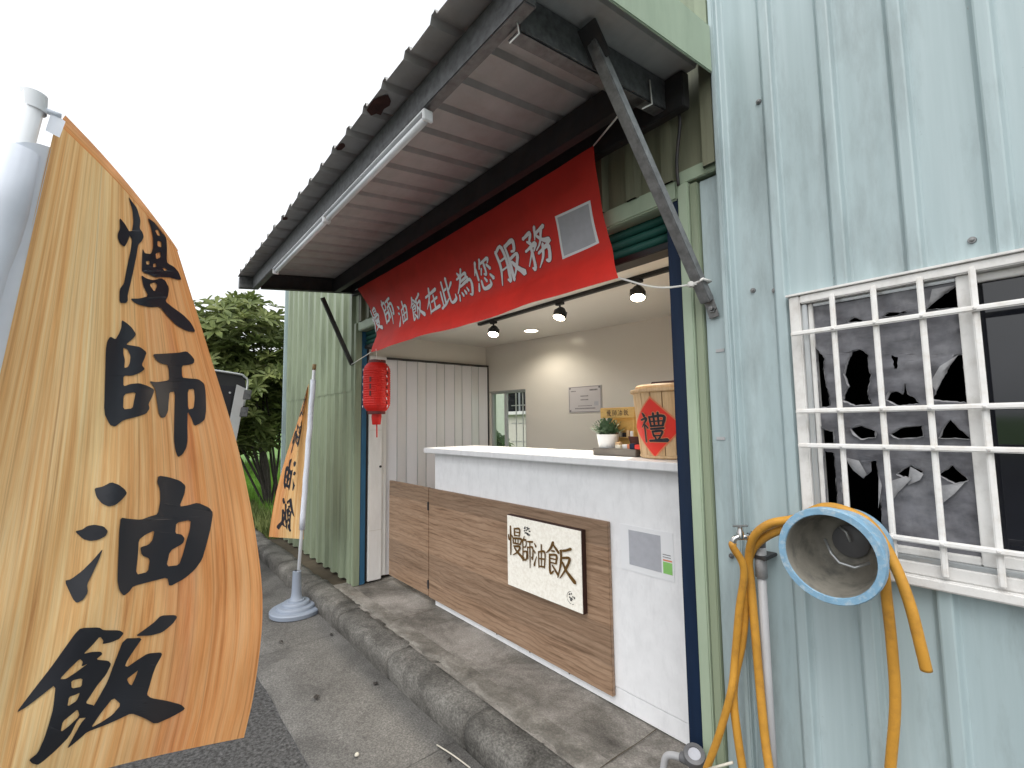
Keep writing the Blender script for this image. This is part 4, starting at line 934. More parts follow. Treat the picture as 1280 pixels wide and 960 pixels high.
# mini stall with its name board
bx0, bx1 = onY(751, 516, TYt+.10).x, onY(792, 516, TYt+.10).x+.01
bz1, bz0 = onY(770, 509.5, TYt+.10).z, onY(770, 522.5, TYt+.10).z
ms = thing('miniature_stall', ((bx0+bx1)/2, TYt+.115, pz), 'small wooden model stall with a name board standing on the tray', 'model')
box('name_board', bx0, bx1, TYt+.095, TYt+.107, bz0, bz1, 'sign_wood', ms, .002)
box('back_board', bx0+.012, bx1-.012, TYt+.140, TYt+.146, pz, bz1-.005, 'sign_wood', ms, .001)
for x in (bx0+.018, bx1-.018): box('post', x-.004, x+.004, TYt+.1075, TYt+.1155, pz, bz1-.01, 'sign_wood', ms, .001)
box('shelf', bx0+.026, bx1-.026, TYt+.108, TYt+.139, pz+.05, pz+.054, 'sign_wood', ms, .001)
bw_, bh_ = bx1-bx0, bz1-bz0
for i, g in enumerate(('man', 'shi', 'you', 'fan')):
    brush_mesh('character', g, lambda x, y, h: Vector((bx0+bw_*(.20+.165*i+.13*x), TYt+.0945-h, bz1-bh_*(.22+.58*y))), 'dark_brown', ms, 1.7, .0006, .00003)
cols = [('red_paper', 'small red box'), ('white_card', 'small white box'), ('pale_wood', 'small tan box'), ('ink', 'small black jar'), ('straw', 'small cream box'), ('gold_paper', 'small salmon pink box')]
for i in range(7):
    mname = cols[(i*5+1) % 6][0]; x = bx0+.03+i*(bw_-.075)/6; hgt = .012+.012*((i*7) % 4)/3
    box('model_goods', x, x+.016, TYt+.112, TYt+.130, pz+.0545, pz+.0545+hgt+.01, mname, ms, .001)
rows = [('straw', 'cream', .135, .018), ('gold_paper', 'salmon pink', .190, .022), ('navy', 'dark navy', .222, .026), ('white_card', 'white', .160, .020), ('red_paper', 'red', .252, .022), ('pale_wood', 'tan', .118, .032)]
for i, (mname, word, dx, dy) in enumerate(rows):
    x = tx0+dx; y = TYt+.012+(.024 if i % 2 else 0); o = box('sample_pack', x, x+.030, y, y+.022, pz, pz+dy, mname, None, .002)
    tag(o, 'tiny %s sample pack on the grey tray' % word, 'pack', 'sample packs on the tray')
basket = thing('sample_basket', (tx0+.235, TYt+.075, pz), 'small brown open box tilted behind the sample packs', 'box')
bxc = Vector((tx0+.235, TYt+.075, pz))
hexa('side', [bxc+Vector(p) for p in ((-.045, 0, 0), (.045, 0, 0), (.045, .006, 0), (-.045, .006, 0), (-.05, -.02, .06), (.05, -.02, .06), (.05, -.014, .06), (-.05, -.014, .06))], 'rust', basket)
hexa('base', [bxc+Vector(p) for p in ((-.045, .007, 0), (.045, .007, 0), (.045, .018, 0), (-.045, .018, 0), (-.045, .007, .05), (.045, .007, .05), (.045, .018, .05), (-.045, .018, .05))], 'grey_tray', basket)

# ================================================================= FLAGS
def interp(tab, v):
    if v <= tab[0][0]: return Vector(tab[0][1:])
    for (a, b) in zip(tab[:-1], tab[1:]):
        if v <= b[0]:
            i = tab.index(a); p1, p2 = Vector(a[1:]), Vector(b[1:]); t = (v-a[0])/(b[0]-a[0])
            p0 = Vector(tab[i-1][1:]) if i > 0 else p1*2-p2; p3 = Vector(tab[i+2][1:]) if i+2 < len(tab) else p2*2-p1
            return .5*((2*p1)+(p2-p0)*t+(2*p0-5*p1+4*p2-p3)*t*t+(3*p1-p0-3*p2+p3)*t**3)
    return Vector(tab[-1][1:])
# silhouette of the near flag at its own distance (about 1.2 m), as seen along its two long edges
NL = [(0, 70, 152), (.5, -35, 606), (1, -138, 1060)]
NR = [(0, 222, 314), (.2, 262, 442), (.4, 299, 566), (.6, 322, 685), (.75, 328, 770), (.9, 318, 862), (1, 305, 922)]
def near_px(u, v):
    a, b = interp(NL, v), interp(NR, v); p = a.lerp(b, u); p.y -= 16*math.sin(math.pi*u)*v**3; p.y -= 6*math.sin(math.pi*u)*(1-v)**3; return p
def near_depth(u, v):
    return -1.10-.14*u-.10*(1-v)**1.5*math.sin(math.pi*u*.85)-.12*u**4*(1-.3*v)-.018*math.sin(u*7+v*2.5)-.012*math.sin(u*13-v*4)*v-.006*math.sin(u*23+v*9)-.004*math.sin(u*5-v*31)*u+.005*mnoise.noise(Vector((u*6, v*9, 1)))
def near_surf(u, v): p = near_px(u, v); return onX(p.x, p.y, near_depth(u, v))
# far flag: pole on the right, cloth blown left, its back side seen
FB = Vector((-3.997, 1.107, -.138)); FT = Vector((-3.997, 1.205, 1.765))
FLd = [(0, 386, 479), (1, 379.5, 674)]
FRd = [(0, 384, 485), (.2, 372, 527), (.45, 357, 572), (.7, 345, 617), (.9, 338, 656), (1, 336, 671)]
def far_px(u, v): return interp(FLd, v).lerp(interp(FRd, v), u)
def far_depth(u, v): return -4.03-.36*u*(.35+.65*v)-.05*math.sin(u*6+v*3)
def far_surf(u, v): p = far_px(u, v); return onX(p.x, p.y, far_depth(u, v))
def surf_n(sf, u, v):
    a = sf(u+.01, v)-sf(u-.01, v); b = sf(u, v+.01)-sf(u, v-.01); nn = a.cross(b)
    return nn.normalized() if nn.length > 1e-9 else Vector((1, 0, 0))
def inv(pxf, x, y):
    u, v = .5, .5
    for _ in range(25):
        e = pxf(u, v)-Vector((x, y)); a = (pxf(u+1e-3, v)-pxf(u, v))/1e-3; b = (pxf(u, v+1e-3)-pxf(u, v))/1e-3; det = a.x*b.y-a.y*b.x
        if abs(det) < 1e-9: break
        u -= (e.x*b.y-e.y*b.x)/det*.8; v -= (a.x*e.y-a.y*e.x)/det*.8; u = min(1.05, max(-.3, u)); v = min(1.05, max(-.05, v))
    return u, v
def toimg(lps, ox, oy, sc): return [[(ox+x/sc, oy+y/sc) for x, y in lp] for lp in lps]
CH = []   # (loops) in picture pixels: each entry one connected brush shape, first loop outline, others holes
a_ = (140, 240, 5.336)
CH.append(('man', toimg([[(103, 30), (130, 65), (165, 110), (187, 185), (182, 245), (200, 270), (208, 300), (195, 330), (172, 350), (160, 420), (140, 520), (118, 620), (100, 690), (103, 725), (90, 742), (45, 740), (45, 650), (75, 610), (85, 560), (100, 480), (120, 390), (130, 320), (112, 290), (108, 310), (95, 340), (78, 365), (52, 350), (33, 310), (33, 280), (48, 245), (45, 172), (75, 205), (100, 245), (108, 262), (130, 262), (138, 200), (132, 120)]], *a_)))
CH.append(('man', toimg([[(232, 172), (280, 205), (330, 260), (358, 310), (362, 380), (360, 450), (365, 475), (410, 500), (440, 535), (460, 585), (430, 585), (380, 570), (330, 568), (285, 570), (240, 550), (195, 535), (195, 460), (200, 375), (215, 410), (255, 415), (270, 370), (268, 300), (255, 230)],
  [(280, 255), (305, 250), (320, 295), (298, 290)], [(297, 325), (325, 330), (325, 370), (298, 362)], [(285, 410), (318, 400), (320, 435), (290, 450)], [(222, 462), (245, 460), (245, 485), (225, 485)], [(268, 480), (288, 475), (290, 500), (270, 503)], [(330, 508), (350, 508), (365, 522), (345, 528)]], *a_)))
CH.append(('man', toimg([[(190, 555), (230, 580), (270, 590), (320, 575), (350, 590), (375, 640), (370, 690), (350, 730), (400, 770), (470, 820), (520, 870), (555, 935), (500, 930), (430, 895), (360, 825), (315, 765), (250, 770), (180, 755), (140, 735), (120, 712), (180, 712), (238, 695), (205, 630)], [(243, 615), (280, 602), (298, 620), (278, 668)]], *a_)))
a_ = (120, 400, 5.333)
CH.append(('shi', toimg([[(168, 0), (200, 20), (235, 50), (265, 95), (250, 120), (195, 165), (240, 172), (290, 180), (333, 215), (320, 255), (300, 300), (322, 328), (290, 352), (240, 372), (180, 372), (180, 445), (225, 428), (285, 422), (340, 440), (385, 465), (370, 510), (345, 560), (352, 590), (330, 625), (270, 645), (180, 668), (125, 712), (90, 700), (50, 620), (55, 400), (60, 200), (70, 140), (90, 110), (125, 130), (150, 90), (165, 50)],
  [(178, 185), (205, 195), (228, 240), (222, 290), (210, 315), (185, 322), (190, 270), (180, 230)], [(182, 495), (262, 480), (250, 540), (240, 590), (178, 597)]], *a_)))
CH.append(('shi', toimg([[(373, 228), (440, 225), (550, 218), (600, 208), (635, 240), (652, 265), (648, 290), (610, 300), (568, 305), (570, 385), (620, 390), (680, 395), (718, 425), (727, 480), (730, 600), (722, 665), (690, 690), (652, 708), (630, 650), (608, 610), (606, 700), (608, 800), (600, 850), (575, 895), (543, 915), (525, 870), (515, 800), (517, 650), (522, 478), (485, 482), (480, 540), (475, 610), (455, 650), (430, 652), (412, 620), (400, 540), (390, 460), (350, 408), (400, 415), (470, 405), (483, 395), (480, 330), (470, 298), (430, 292), (395, 268)], [(608, 465), (650, 458), (655, 520), (648, 590), (610, 598)]], *a_)))
a_ = (75, 590, 5.485)
CH.append(('you', toimg([[(235, 112), (290, 102), (350, 70), (400, 88), (440, 120), (455, 148), (420, 190), (380, 225), (335, 237), (290, 218), (250, 170)]], *a_)))
CH.append(('you', toimg([[(100, 405), (150, 395), (190, 368), (240, 360), (300, 372), (328, 405), (310, 440), (260, 465), (210, 472), (160, 460)]], *a_)))
CH.append(('you', toimg([[(295, 522), (270, 590), (230, 680), (185, 770), (190, 825), (160, 875), (115, 898), (90, 870), (30, 745), (75, 735), (150, 680), (220, 610)]], *a_)))
CH.append(('you', toimg([[(670, 25), (740, 35), (820, 60), (858, 95), (850, 150), (815, 238), (870, 230), (940, 210), (1020, 245), (1045, 280), (1030, 380), (1000, 500), (970, 600), (920, 670), (850, 730), (745, 787), (732, 722), (640, 745), (495, 783), (470, 820), (432, 850), (400, 810), (388, 740), (398, 500), (402, 400), (412, 312), (460, 320), (550, 328), (610, 305), (665, 290), (682, 200), (680, 120), (660, 70)],
  [(793, 348), (893, 328), (885, 400), (860, 480), (840, 560), (812, 638), (725, 648), (750, 540), (840, 490), (852, 455), (830, 428), (787, 422)], [(535, 465), (580, 430), (643, 400), (630, 465), (600, 500), (545, 515), (555, 570), (612, 595), (598, 685), (515, 705), (530, 560)]], *a_)))
a_ = (15, 760, 4.8)
CH.append(('fan', toimg([[(890, 45), (975, 42), (988, 55), (960, 95), (900, 145), (830, 165), (735, 168), (790, 130), (850, 85)]], *a_)))
CH.append(('fan', toimg([[(18, 632), (120, 500), (230, 360), (330, 220), (380, 150), (412, 118), (520, 115), (545, 132), (640, 133), (668, 150), (640, 185), (590, 205), (540, 215), (545, 195), (525, 168), (480, 220), (425, 275), (470, 262), (530, 260), (540, 275), (500, 308), (575, 315), (592, 335), (560, 400), (510, 460), (470, 520), (437, 570), (490, 582), (480, 610), (445, 655), (395, 660), (340, 770), (250, 860), (180, 920), (150, 940), (115, 930), (98, 910), (150, 870), (190, 780), (220, 690), (245, 600), (262, 455), (180, 520), (90, 590)],
  [(285, 425), (340, 365), (405, 302), (422, 320), (415, 350), (455, 330), (380, 385), (320, 425)], [(353, 435), (420, 418), (415, 470), (355, 482)], [(340, 530), (375, 520), (405, 505), (385, 555), (328, 592)], [(300, 680), (350, 640), (390, 605), (402, 645), (340, 705), (287, 745)]], *a_)))
CH.append(('fan', toimg([[(668, 182), (780, 178), (740, 235), (690, 310), (675, 345), (690, 352), (750, 310), (810, 272), (890, 265), (897, 280), (860, 345), (840, 400), (820, 470), (805, 520), (830, 540), (920, 555), (1010, 578), (1038, 605), (960, 650), (855, 697), (790, 660), (712, 630), (640, 665), (560, 700), (450, 740), (400, 785), (325, 845), (360, 780), (410, 690), (440, 655), (490, 582), (520, 530), (570, 440), (610, 330)],
  [(685, 425), (725, 395), (755, 370), (735, 420), (715, 465), (700, 455)], [(605, 535), (652, 578), (600, 640), (540, 680), (470, 718), (530, 630)]], *a_)))
CHUV = []
for nm, lps in CH:
    lps = [chaikin(lp, 1, .16) for lp in lps]
    V, F = refine(*fill2d(lps), 9)
    CHUV.append((nm, [inv(near_px, x, y) for x, y in V], F))
def flag(sf, root, pole_a, pole_b, pole_r, sl_r, sl_t0, sl_t1, tip, mirror):
    tube('pole', [pole_a, pole_b], pole_r, 'pole', root, 16)
    a, b = Vector(pole_a), Vector(pole_b); d = b-a
    tube('sleeve', [a+d*(sl_t0+(sl_t1-sl_t0)*i/12)+Vector((.002*math.sin(i*1.7), .002*math.cos(i*2.3), 0)) for i in range(13)], sl_r, 'sleeve', root, 16)
    if tip: tube('pole_tip', [b-d.normalized()*.002, b+d.normalized()*.045], pole_r*1.15, 'cork', root, 14)
    nu, nv = 36, 60
    V = [sf(i/nu, j/nv) for j in range(nv+1) for i in range(nu+1)]; uv = [(i/nu, 1-j/nv) for j in range(nv+1) for i in range(nu+1)]
    F = [(j*(nu+1)+i, (j+1)*(nu+1)+i, (j+1)*(nu+1)+i+1, j*(nu+1)+i+1) for j in range(nv) for i in range(nu)]
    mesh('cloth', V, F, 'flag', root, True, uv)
    for nm, UV, F in CHUV:
        for sgn in (1, -1):
            V = [sf(u, v)+surf_n(sf, u, v)*sgn*.0018 for u, v in UV]; mesh('printed_stroke', V, F, 'ink', root, True)
nb = Vector((-1.100, -.372, -.138)); ntp = Vector((-1.100, -.140, 1.872))
fl1 = thing('flag', nb, 'large wood print flag with black brush characters, nearest on the left', 'flag', 'wood print flags on the street')
flag(near_surf, fl1, nb+Vector((0, 0, .08)), ntp, .019, .030, .30, .945, False, False)
near_top = near_surf(.0, .0)
tube('tie', [ntp-Vector((0, .0, .02)), near_top+Vector((0, .006, .012))], .005, 'sleeve', fl1, 8)
lathe('pole_cap', [(0, -.004), (.012, -.004), (.015, .001), (.0195, .0), (.0195, -.03)], ntp, 'pole', fl1, n=20)
mesh('corner_tab', [near_surf(0, 0)+Vector(p) for p in ((.002, -.006, .016), (.002, .012, .004), (.002, .006, -.028), (.002, -.012, -.022))], [(0, 1, 2, 3)], 'sleeve', fl1)
V, uv = [], []
for i in range(31):          # top hem rolling over to the back
    u = .02+.98*i/30; p = near_px(u, 0); wd = 13*(1-u)**.7+1.2
    for k in range(4):
        q = k/3; V.append(onX(p.x+wd*.62*q, p.y-wd*.78*q, near_depth(u, 0)-.030*q+.012*math.sin(math.pi*q))); uv.append((.80+.2*q, .95-.4*u))
mesh('cloth_fold', V, [(i*4+k, i*4+k+1, i*4+k+5, i*4+k+4) for i in range(30) for k in range(3)], 'flag', fl1, True, uv)
fl2 = thing('flag', FB, 'small far wood print flag seen from behind beside the green wall', 'flag', 'wood print flags on the street')
flag(far_surf, fl2, FB+Vector((0, 0, .08)), FT, .013, .021, .30, .955, True, True)
V = []
for j in range(13):
    v = .50+.5*j/12; p = FB.lerp(FT, .955-.655*v)
    for k in range(4): V.append(p+Vector((-.03-.03*k, .012+.030*k/3*(.4+v*.6), 0)))
mesh('cloth_fold', V, [(j*4+k, j*4+k+1, j*4+k+5, j*4+k+4) for j in range(12) for k in range(3)], 'flag', fl2, True, [(k/3, 1-j/12) for j in range(13) for k in range(4)])
def flag_base(root, c):
    lathe('base', [(0, 0), (.175, 0), (.188, .008), (.190, .034), (.182, .042), (.142, .044), (.140, .060), (.134, .066), (.100, .068), (.098, .084), (.092, .090), (.062, .092), (.060, .104), (0, .104)], c, 'flag_base', root, n=44, sx=1.)
    lathe('socket', [(.052, .103), (.044, .112), (.036, .150), (.031, .30), (.031, .315), (.020, .318)], c, 'flag_base', root, n=24)
def flap(root, sf, a, b, t_top, t_bot, mat='sleeve'):
    V = []
    for j in range(25):
        v = j/24; p = Vector(a).lerp(Vector(b), t_top+(t_bot-t_top)*v); e = sf(.012, .035+.965*v)
        V += [p.lerp(e, q)+Vector((.010*math.sin(math.pi*q)+.003, 0, 0)) for q in (0, .33, .66, 1)]
    mesh('sleeve_flap', V, [(j*4+k, j*4+k+1, j*4+k+5, j*4+k+4) for j in range(24) for k in range(3)], mat, root, True)
flap(fl1, near_surf, nb+Vector((.026, .0, .08)), ntp+Vector((.026, 0, 0)), .945, .32)
flag_base(fl2, FB); flag_base(fl1, nb)

# ================================================================= WATER PIPE, TAP, HOSES, DRUM
HY = 1.47
pz_ = lambda x, y, Y=HY: onY(x, y, Y)
pp = thing('water_pipe', (pz_(962, 960).x, HY, 0), 'grey upright water pipe clamped to the pale blue wall', 'pipe')
ptop = pz_(953, 672); pxm = (pz_(953, 690).x+pz_(962, 940).x)/2
tube('riser', [(pxm, HY, .0), (pxm, HY, ptop.z-.03)], .0125, 'pvc', pp, 16)
tube('socket', [(pxm, HY, ptop.z-.115), (pxm, HY, ptop.z-.028)], .0165, 'pvc', pp, 16)
tube('elbow', [(pxm, HY, ptop.z-.030), (pxm, HY, ptop.z-.008), (pxm-.002, HY-.010, ptop.z+.004), (pxm-.004, HY-.03, ptop.z+.006)], .0155, 'pvc_dark', pp, 14, 4)
box('clamp', pxm-.026, pxm+.026, HY-.021, HY+.055, ptop.z-.060, ptop.z-.050, 'dark_steel', pp, .002)
lathe('clamp_screw', [(0, .006), (.006, .005), (.006, 0)], (pxm+.020, HY-.021, ptop.z-.055), 'dark_steel', pp, (0, -1, 0), 8)
tp = thing('tap', (pxm-.01, HY-.05, ptop.z), 'chrome tap on top of the grey water pipe', 'tap')
tb = Vector((pxm-.004, HY-.032, ptop.z+.006))
tube('body', [tb, tb+Vector((-.010, -.020, 0)), tb+Vector((-.022, -.040, .002))], .009, 'chrome', tp, 12)
lathe('nut', [(.006, -.006), (.013, -.006), (.013, .006), (.006, .006)], tb+Vector((-.004, -.008, 0)), 'chrome', tp, (-.4, -.9, 0), 6, smooth=False)
lathe('bonnet', [(.010, -.006), (.010, .012), (.007, .018), (.007, .026), (0, .027)], tb+Vector((-.020, -.036, .004)), 'chrome', tp, n=14)
bar('handle', tb+Vector((-.040, -.040, .030)), tb+Vector((.002, -.030, .036)), .011, .006, 'chrome', tp, (0, 1, 0))
tube('spout', [tb+Vector((-.022, -.040, .002)), tb+Vector((-.032, -.050, -.004)), tb+Vector((-.035, -.053, -.022))], .008, 'chrome', tp, 12, 4)
# drum: an old pipe flange with its mouth to the street
dY = 1.285; dc = onY(1036, 694.5, dY)
dr = thing('pipe_drum', (dc.x, WY, dc.z), 'round worn blue pipe end fixed to the wall under the window, hose draped over', 'drum')
lathe('flange', [(.0925, .0), (.094, -.004), (.1075, -.004), (.1095, 0), (.1095, .016), (.104, .018), (.0955, .018)], dc, 'drum_blue', dr, (0, 1, 0), 48)
lathe('outer_shell', [(.0955, .018), (.093, .03), (.092, .10), (.090, .162), (.05, .166), (.05, WY-dY-.0)], dc, 'drum_blue', dr, (0, 1, 0), 48)
lathe('inner_shell', [(.0928, .0), (.0915, .006), (.091, .03), (.089, .07), (.084, .105), (.074, .132), (.058, .148), (.035, .156), (0, .158)], dc, 'drum_in', dr, (0, 1, 0), 48)
lathe('inner_plate', [(0, .140), (.036, .140), (.040, .143), (.040, .158)], dc+Vector((.006, 0, .010)), 'pvc_dark', dr, (0, 1, 0), 32)
tube('handle_wire', [dc+Vector(p) for p in ((-.045, .125, .01), (-.03, .115, -.022), (-.012, .11, -.040), (.02, .11, -.045), (.048, .122, -.030))], .0035, 'trim_grey', dr, 8)
tube('handle_wire', [dc+Vector(p) for p in ((-.012, .128, .045), (.004, .122, .035), (.010, .126, .012))], .003, 'trim_grey', dr, 8)
# hoses
def hose(name, label, strands, r):
    t = thing(name, strands[0][0], label, 'hose', 'orange yellow hoses on the wall')
    for st in strands: tube('hose_length', st, r, 'hose', t, 14, 8)
zq = lambda x, y, Y: onY(x, y, Y)
hr = .0105
spout = tb+Vector((-.035, -.053, -.028))
hose('hose', 'orange hose running down from the tap to the water meter on the ground', [[spout+Vector((0, 0, .012)), spout, zq(930, 712, 1.41), zq(924, 762, 1.42), zq(919, 818, 1.43), zq(914, 864, 1.42), zq(898, 921, 1.42), zq(880, 970, 1.43), zq(868, 1010, 1.45)]], hr)
hose('hose', 'orange hose draped over the blue drum, its cut end hanging free', [
    [zq(970, 1010, 1.42), zq(956, 921, 1.44), zq(944, 790, 1.445), zq(939, 733, 1.445), zq(936, 700, 1.44), zq(942, 672, 1.42), zq(962, 655, 1.41), zq(996, 648, 1.415), zq(1030, 634, 1.415), zq(1064, 641, 1.41), zq(1092, 660, 1.405), zq(1118, 705, 1.40), zq(1137, 755, 1.40), zq(1150, 805, 1.405), zq(1158, 838, 1.41)]], hr*1.12)
hose('hose', 'orange hose hanging straight down from behind the drum to the ground', [
    [zq(935, 1000, 1.44), zq(922, 920, 1.44), zq(917, 860, 1.445), zq(928, 800, 1.45), zq(933, 740, 1.45), zq(936, 700, 1.445), zq(945, 681, 1.44), zq(966, 666, 1.43), zq(1000, 655, 1.43), zq(1040, 641, 1.44), zq(1080, 655, 1.44), zq(1101, 690, 1.44), zq(1108, 745, 1.445), zq(1115, 810, 1.45), zq(1119, 880, 1.455), zq(1113, 960, 1.46), zq(1110, 1020, 1.46)]], hr*1.12)
# water meter at the foot of the post
mc = zq(868, 943, 1.46)
wm = thing('water_meter', (mc.x, 1.46, 0), 'dark grey water meter with elbow pipe at the foot of the green post', 'meter')
lathe('body', [(0, -.035), (.022, -.035), (.032, -.028), (.034, .0), (.032, .005), (.020, .007), (.019, .001), (0, .001)], mc, 'pvc_dark', wm, (.25, -.45, .85), 28)
lathe('dial', [(0, .002), (.0235, .002)], mc, 'grey_card', wm, (.25, -.45, .85), 20)
e0, e1, e2 = zq(856, 948, 1.47), zq(838, 944, 1.48), zq(829, 972, 1.48)
tube('elbow_pipe', [mc+Vector((-.01, 0, -.02)), e0, e1, zq(831, 950, 1.48), e2, Vector((e2.x, e2.y, .0))], .0115, 'pvc', wm, 14, 5)
lathe('coupling', [(.012, -.012), (.0165, -.012), (.0165, .012), (.012, .012)], e0, 'pvc_dark', wm, (1, 0, .1), 16)
stk = tag(tube('wood_stick', [zq(884, 962, 1.40), zq(916, 953, 1.42)], .004, 'straw', None, 8), 'short pale wooden stick lying beside the water meter', 'stick')

# ================================================================= LITTER ON THE GUTTER
def litter(px, py, size, seed, label):
    c = onZ(px, py, -.131); rnd = random.Random(seed); V = [(c.x, c.y, c.z+.012)]; k = 9
    for i in range(k):
        a = 6.283*i/k; r = size*rnd.uniform(.45, 1.1); V.append((c.x+math.cos(a)*r, c.y+math.sin(a)*r*.7, c.z+rnd.uniform(-.001, .012)))
    tag(mesh('dead_leaf', V, [(0, i+1, (i+1) % k+1) for i in range(k)], 'litter', None), label, 'leaf', 'dead leaves on the gutter')
litter(351, 803, .022, 1, 'dark dead leaf near the base of the far flag'); litter(395, 872, .026, 2, 'curled dark leaf in the middle of the gutter slab')
litter(470, 855, .022, 3, 'dark dead leaf close to the kerb face'); litter(562, 951, .018, 4, 'dark dead leaf at the bottom edge of the picture beside the kerb')
litter(414, 794, .020, 6, 'grey brown dead leaf against the kerb beyond the others')
c = onZ(446, 944, -.130); tag(lathe('pebble', [(0, .010), (.007, .008), (.010, .002), (.008, -.002)], c, 'straw', None, n=9), 'pale pebble on the gutter near the bottom of the picture', 'pebble')
a, b = onZ(546, 931, -.127), onZ(588, 960, -.127); tag(tube('straw', [a, (a+b)/2+Vector((0, 0, .004)), b], .003, 'straw', None, 6, 3), 'thin pale straw lying on the gutter against the kerb', 'straw')

# ================================================================= VEGETATION
def tree(name, base, label, h_trunk, crown_c, crown_r, nleaf, L, lm, seed, group, nb=9, trunk_r=.05):
    rnd = random.Random(seed); base = Vector(base); cc = Vector(crown_c)
    t = thing(name, base, label, 'tree', group)
    tips = []; V0, F0 = [], []
    def limb(pts, r0, r1):
        P = catmull(pts, 4); n = 7; b0 = len(V0); prev = None
        for i, p in enumerate(P):
            d = (P[min(i+1, len(P)-1)]-P[max(i-1, 0)]).normalized(); s = prev if prev is not None else Vector((1, 0, 0)); s = (s-d*s.dot(d)).normalized(); prev = s; tt_ = d.cross(s); r = r0+(r1-r0)*i/(len(P)-1)
            for k in range(n): V0.append(p+(s*math.cos(6.283*k/n)+tt_*math.sin(6.283*k/n))*r)
        for i in range(len(P)-1):
            for k in range(n): F0.append((b0+i*n+k, b0+i*n+(k+1) % n, b0+(i+1)*n+(k+1) % n, b0+(i+1)*n+k))
    for k in range(nb):
        a = 6.283*k/nb+rnd.uniform(-.3, .3); rr = rnd.uniform(.35, .85)
        tip = cc+Vector((math.cos(a)*crown_r[0]*rr, math.sin(a)*crown_r[1]*rr, crown_r[2]*rnd.uniform(-.2, .8)))
        b = base+Vector((rnd.uniform(-.1, .1), rnd.uniform(-.1, .1), 0)); m1 = b.lerp(tip, .35)+Vector((rnd.uniform(-.12, .12), rnd.uniform(-.12, .12), .12)); m2 = b.lerp(tip, .7)+Vector((rnd.uniform(-.15, .15), rnd.uniform(-.15, .15), .15))
        limb([b, m1, m2, tip], trunk_r*rnd.uniform(.6, 1), .012)
        for q in range(6):
            s = m1.lerp(m2, rnd.random()) if q < 3 else m2.lerp(tip, rnd.random()); e = s+Vector((rnd.uniform(-.5, .5)*crown_r[0]*.6, rnd.uniform(-.5, .5)*crown_r[1]*.6, rnd.uniform(.05, .5)*crown_r[2]*.6))
            limb([s, s.lerp(e, .5)+Vector((0, 0, .04)), e], .014, .006)
    mesh('trunk', V0, F0, 'bark', t, True)
    V, F = [], []
    k = 0
    while k < nleaf:
        p = Vector((rnd.uniform(-1, 1), rnd.uniform(-1, 1), rnd.uniform(-1, 1)))
        if p.length > 1: continue
        dens = mnoise.noise(p*2.6+Vector((seed, 0, 0)))
        if p.length < .45 and rnd.random() < .6: continue
        if dens < -.12: continue
        c = cc+Vector((p.x*crown_r[0], p.y*crown_r[1], p.z*crown_r[2]*(1+.16*mnoise.noise(Vector((p.x*3, p.y*3, seed))))))
        nl = rnd.randint(6, 9)
        axis = Vector((rnd.uniform(-.5, .5)+p.x*.6, rnd.uniform(-.5, .5)+p.y*.6, .8)).normalized(); s = axis.orthogonal().normalized(); tt_ = axis.cross(s); ph = rnd.uniform(0, 6.28)
        for q in range(nl):
            a = ph+6.283*q/nl; e = rnd.uniform(.15, .75); d = (s*math.cos(a)+tt_*math.sin(a)+axis*e-Vector((0, 0, .15))).normalized(); ln = L*rnd.uniform(.65, 1.15); wd = d.cross(axis).normalized()*ln*.155
            nrm = wd.cross(d).normalized(); dr_ = nrm*ln*.06; b = len(V)
            V += [c, c+d*ln*.35+wd*.8+dr_*.5, c+d*ln*.68+wd+dr_*.3, c+d*ln-Vector((0, 0, ln*.12)), c+d*ln*.68-wd+dr_*.3, c+d*ln*.35-wd*.8+dr_*.5, c+d*ln*.5-dr_]
            F += [(b, b+1, b+6), (b+1, b+2, b+6), (b+2, b+3, b+6), (b+3, b+4, b+6), (b+4, b+5, b+6), (b+5, b, b+6)]
        k += 1
    mesh('crown', V, F, lm, t)
    return t
tree('loquat_tree', (-8.3, 1.92, -.02), 'dense loquat tree with many thin stems beside the green wall end', .8, (-8.5, 1.30, 2.10), (1.5, 1.30, 1.26), 1250, .21, 'leaf', 11, 'trees behind the building', 13, .030)
tree('broadleaf_tree', (-15.5, 1.3, -.02), 'dark green tree behind the loquat tree at the far end of the field', 1., (-15.5, 1.2, 2.3), (2.2, 2.4, 1.55), 900, .34, 'leaf_far', 23, 'trees behind the building', 8, .08)
tree('broadleaf_tree', (-19., 5.8, -.02), 'rounded dark tree standing farther back on the grass field', 1., (-19., 5.8, 2.6), (2.6, 2.8, 1.9), 900, .36, 'leaf_far', 31, 'trees behind the building', 8, .09)
tree('broadleaf_tree', (-17., -3.5, -.15), 'dark tree across the road hidden behind the large flag', 1., (-17., -3.5, 2.4), (2.4, 2.4, 1.6), 700, .36, 'leaf_far', 41, 'trees behind the building', 8, .08)
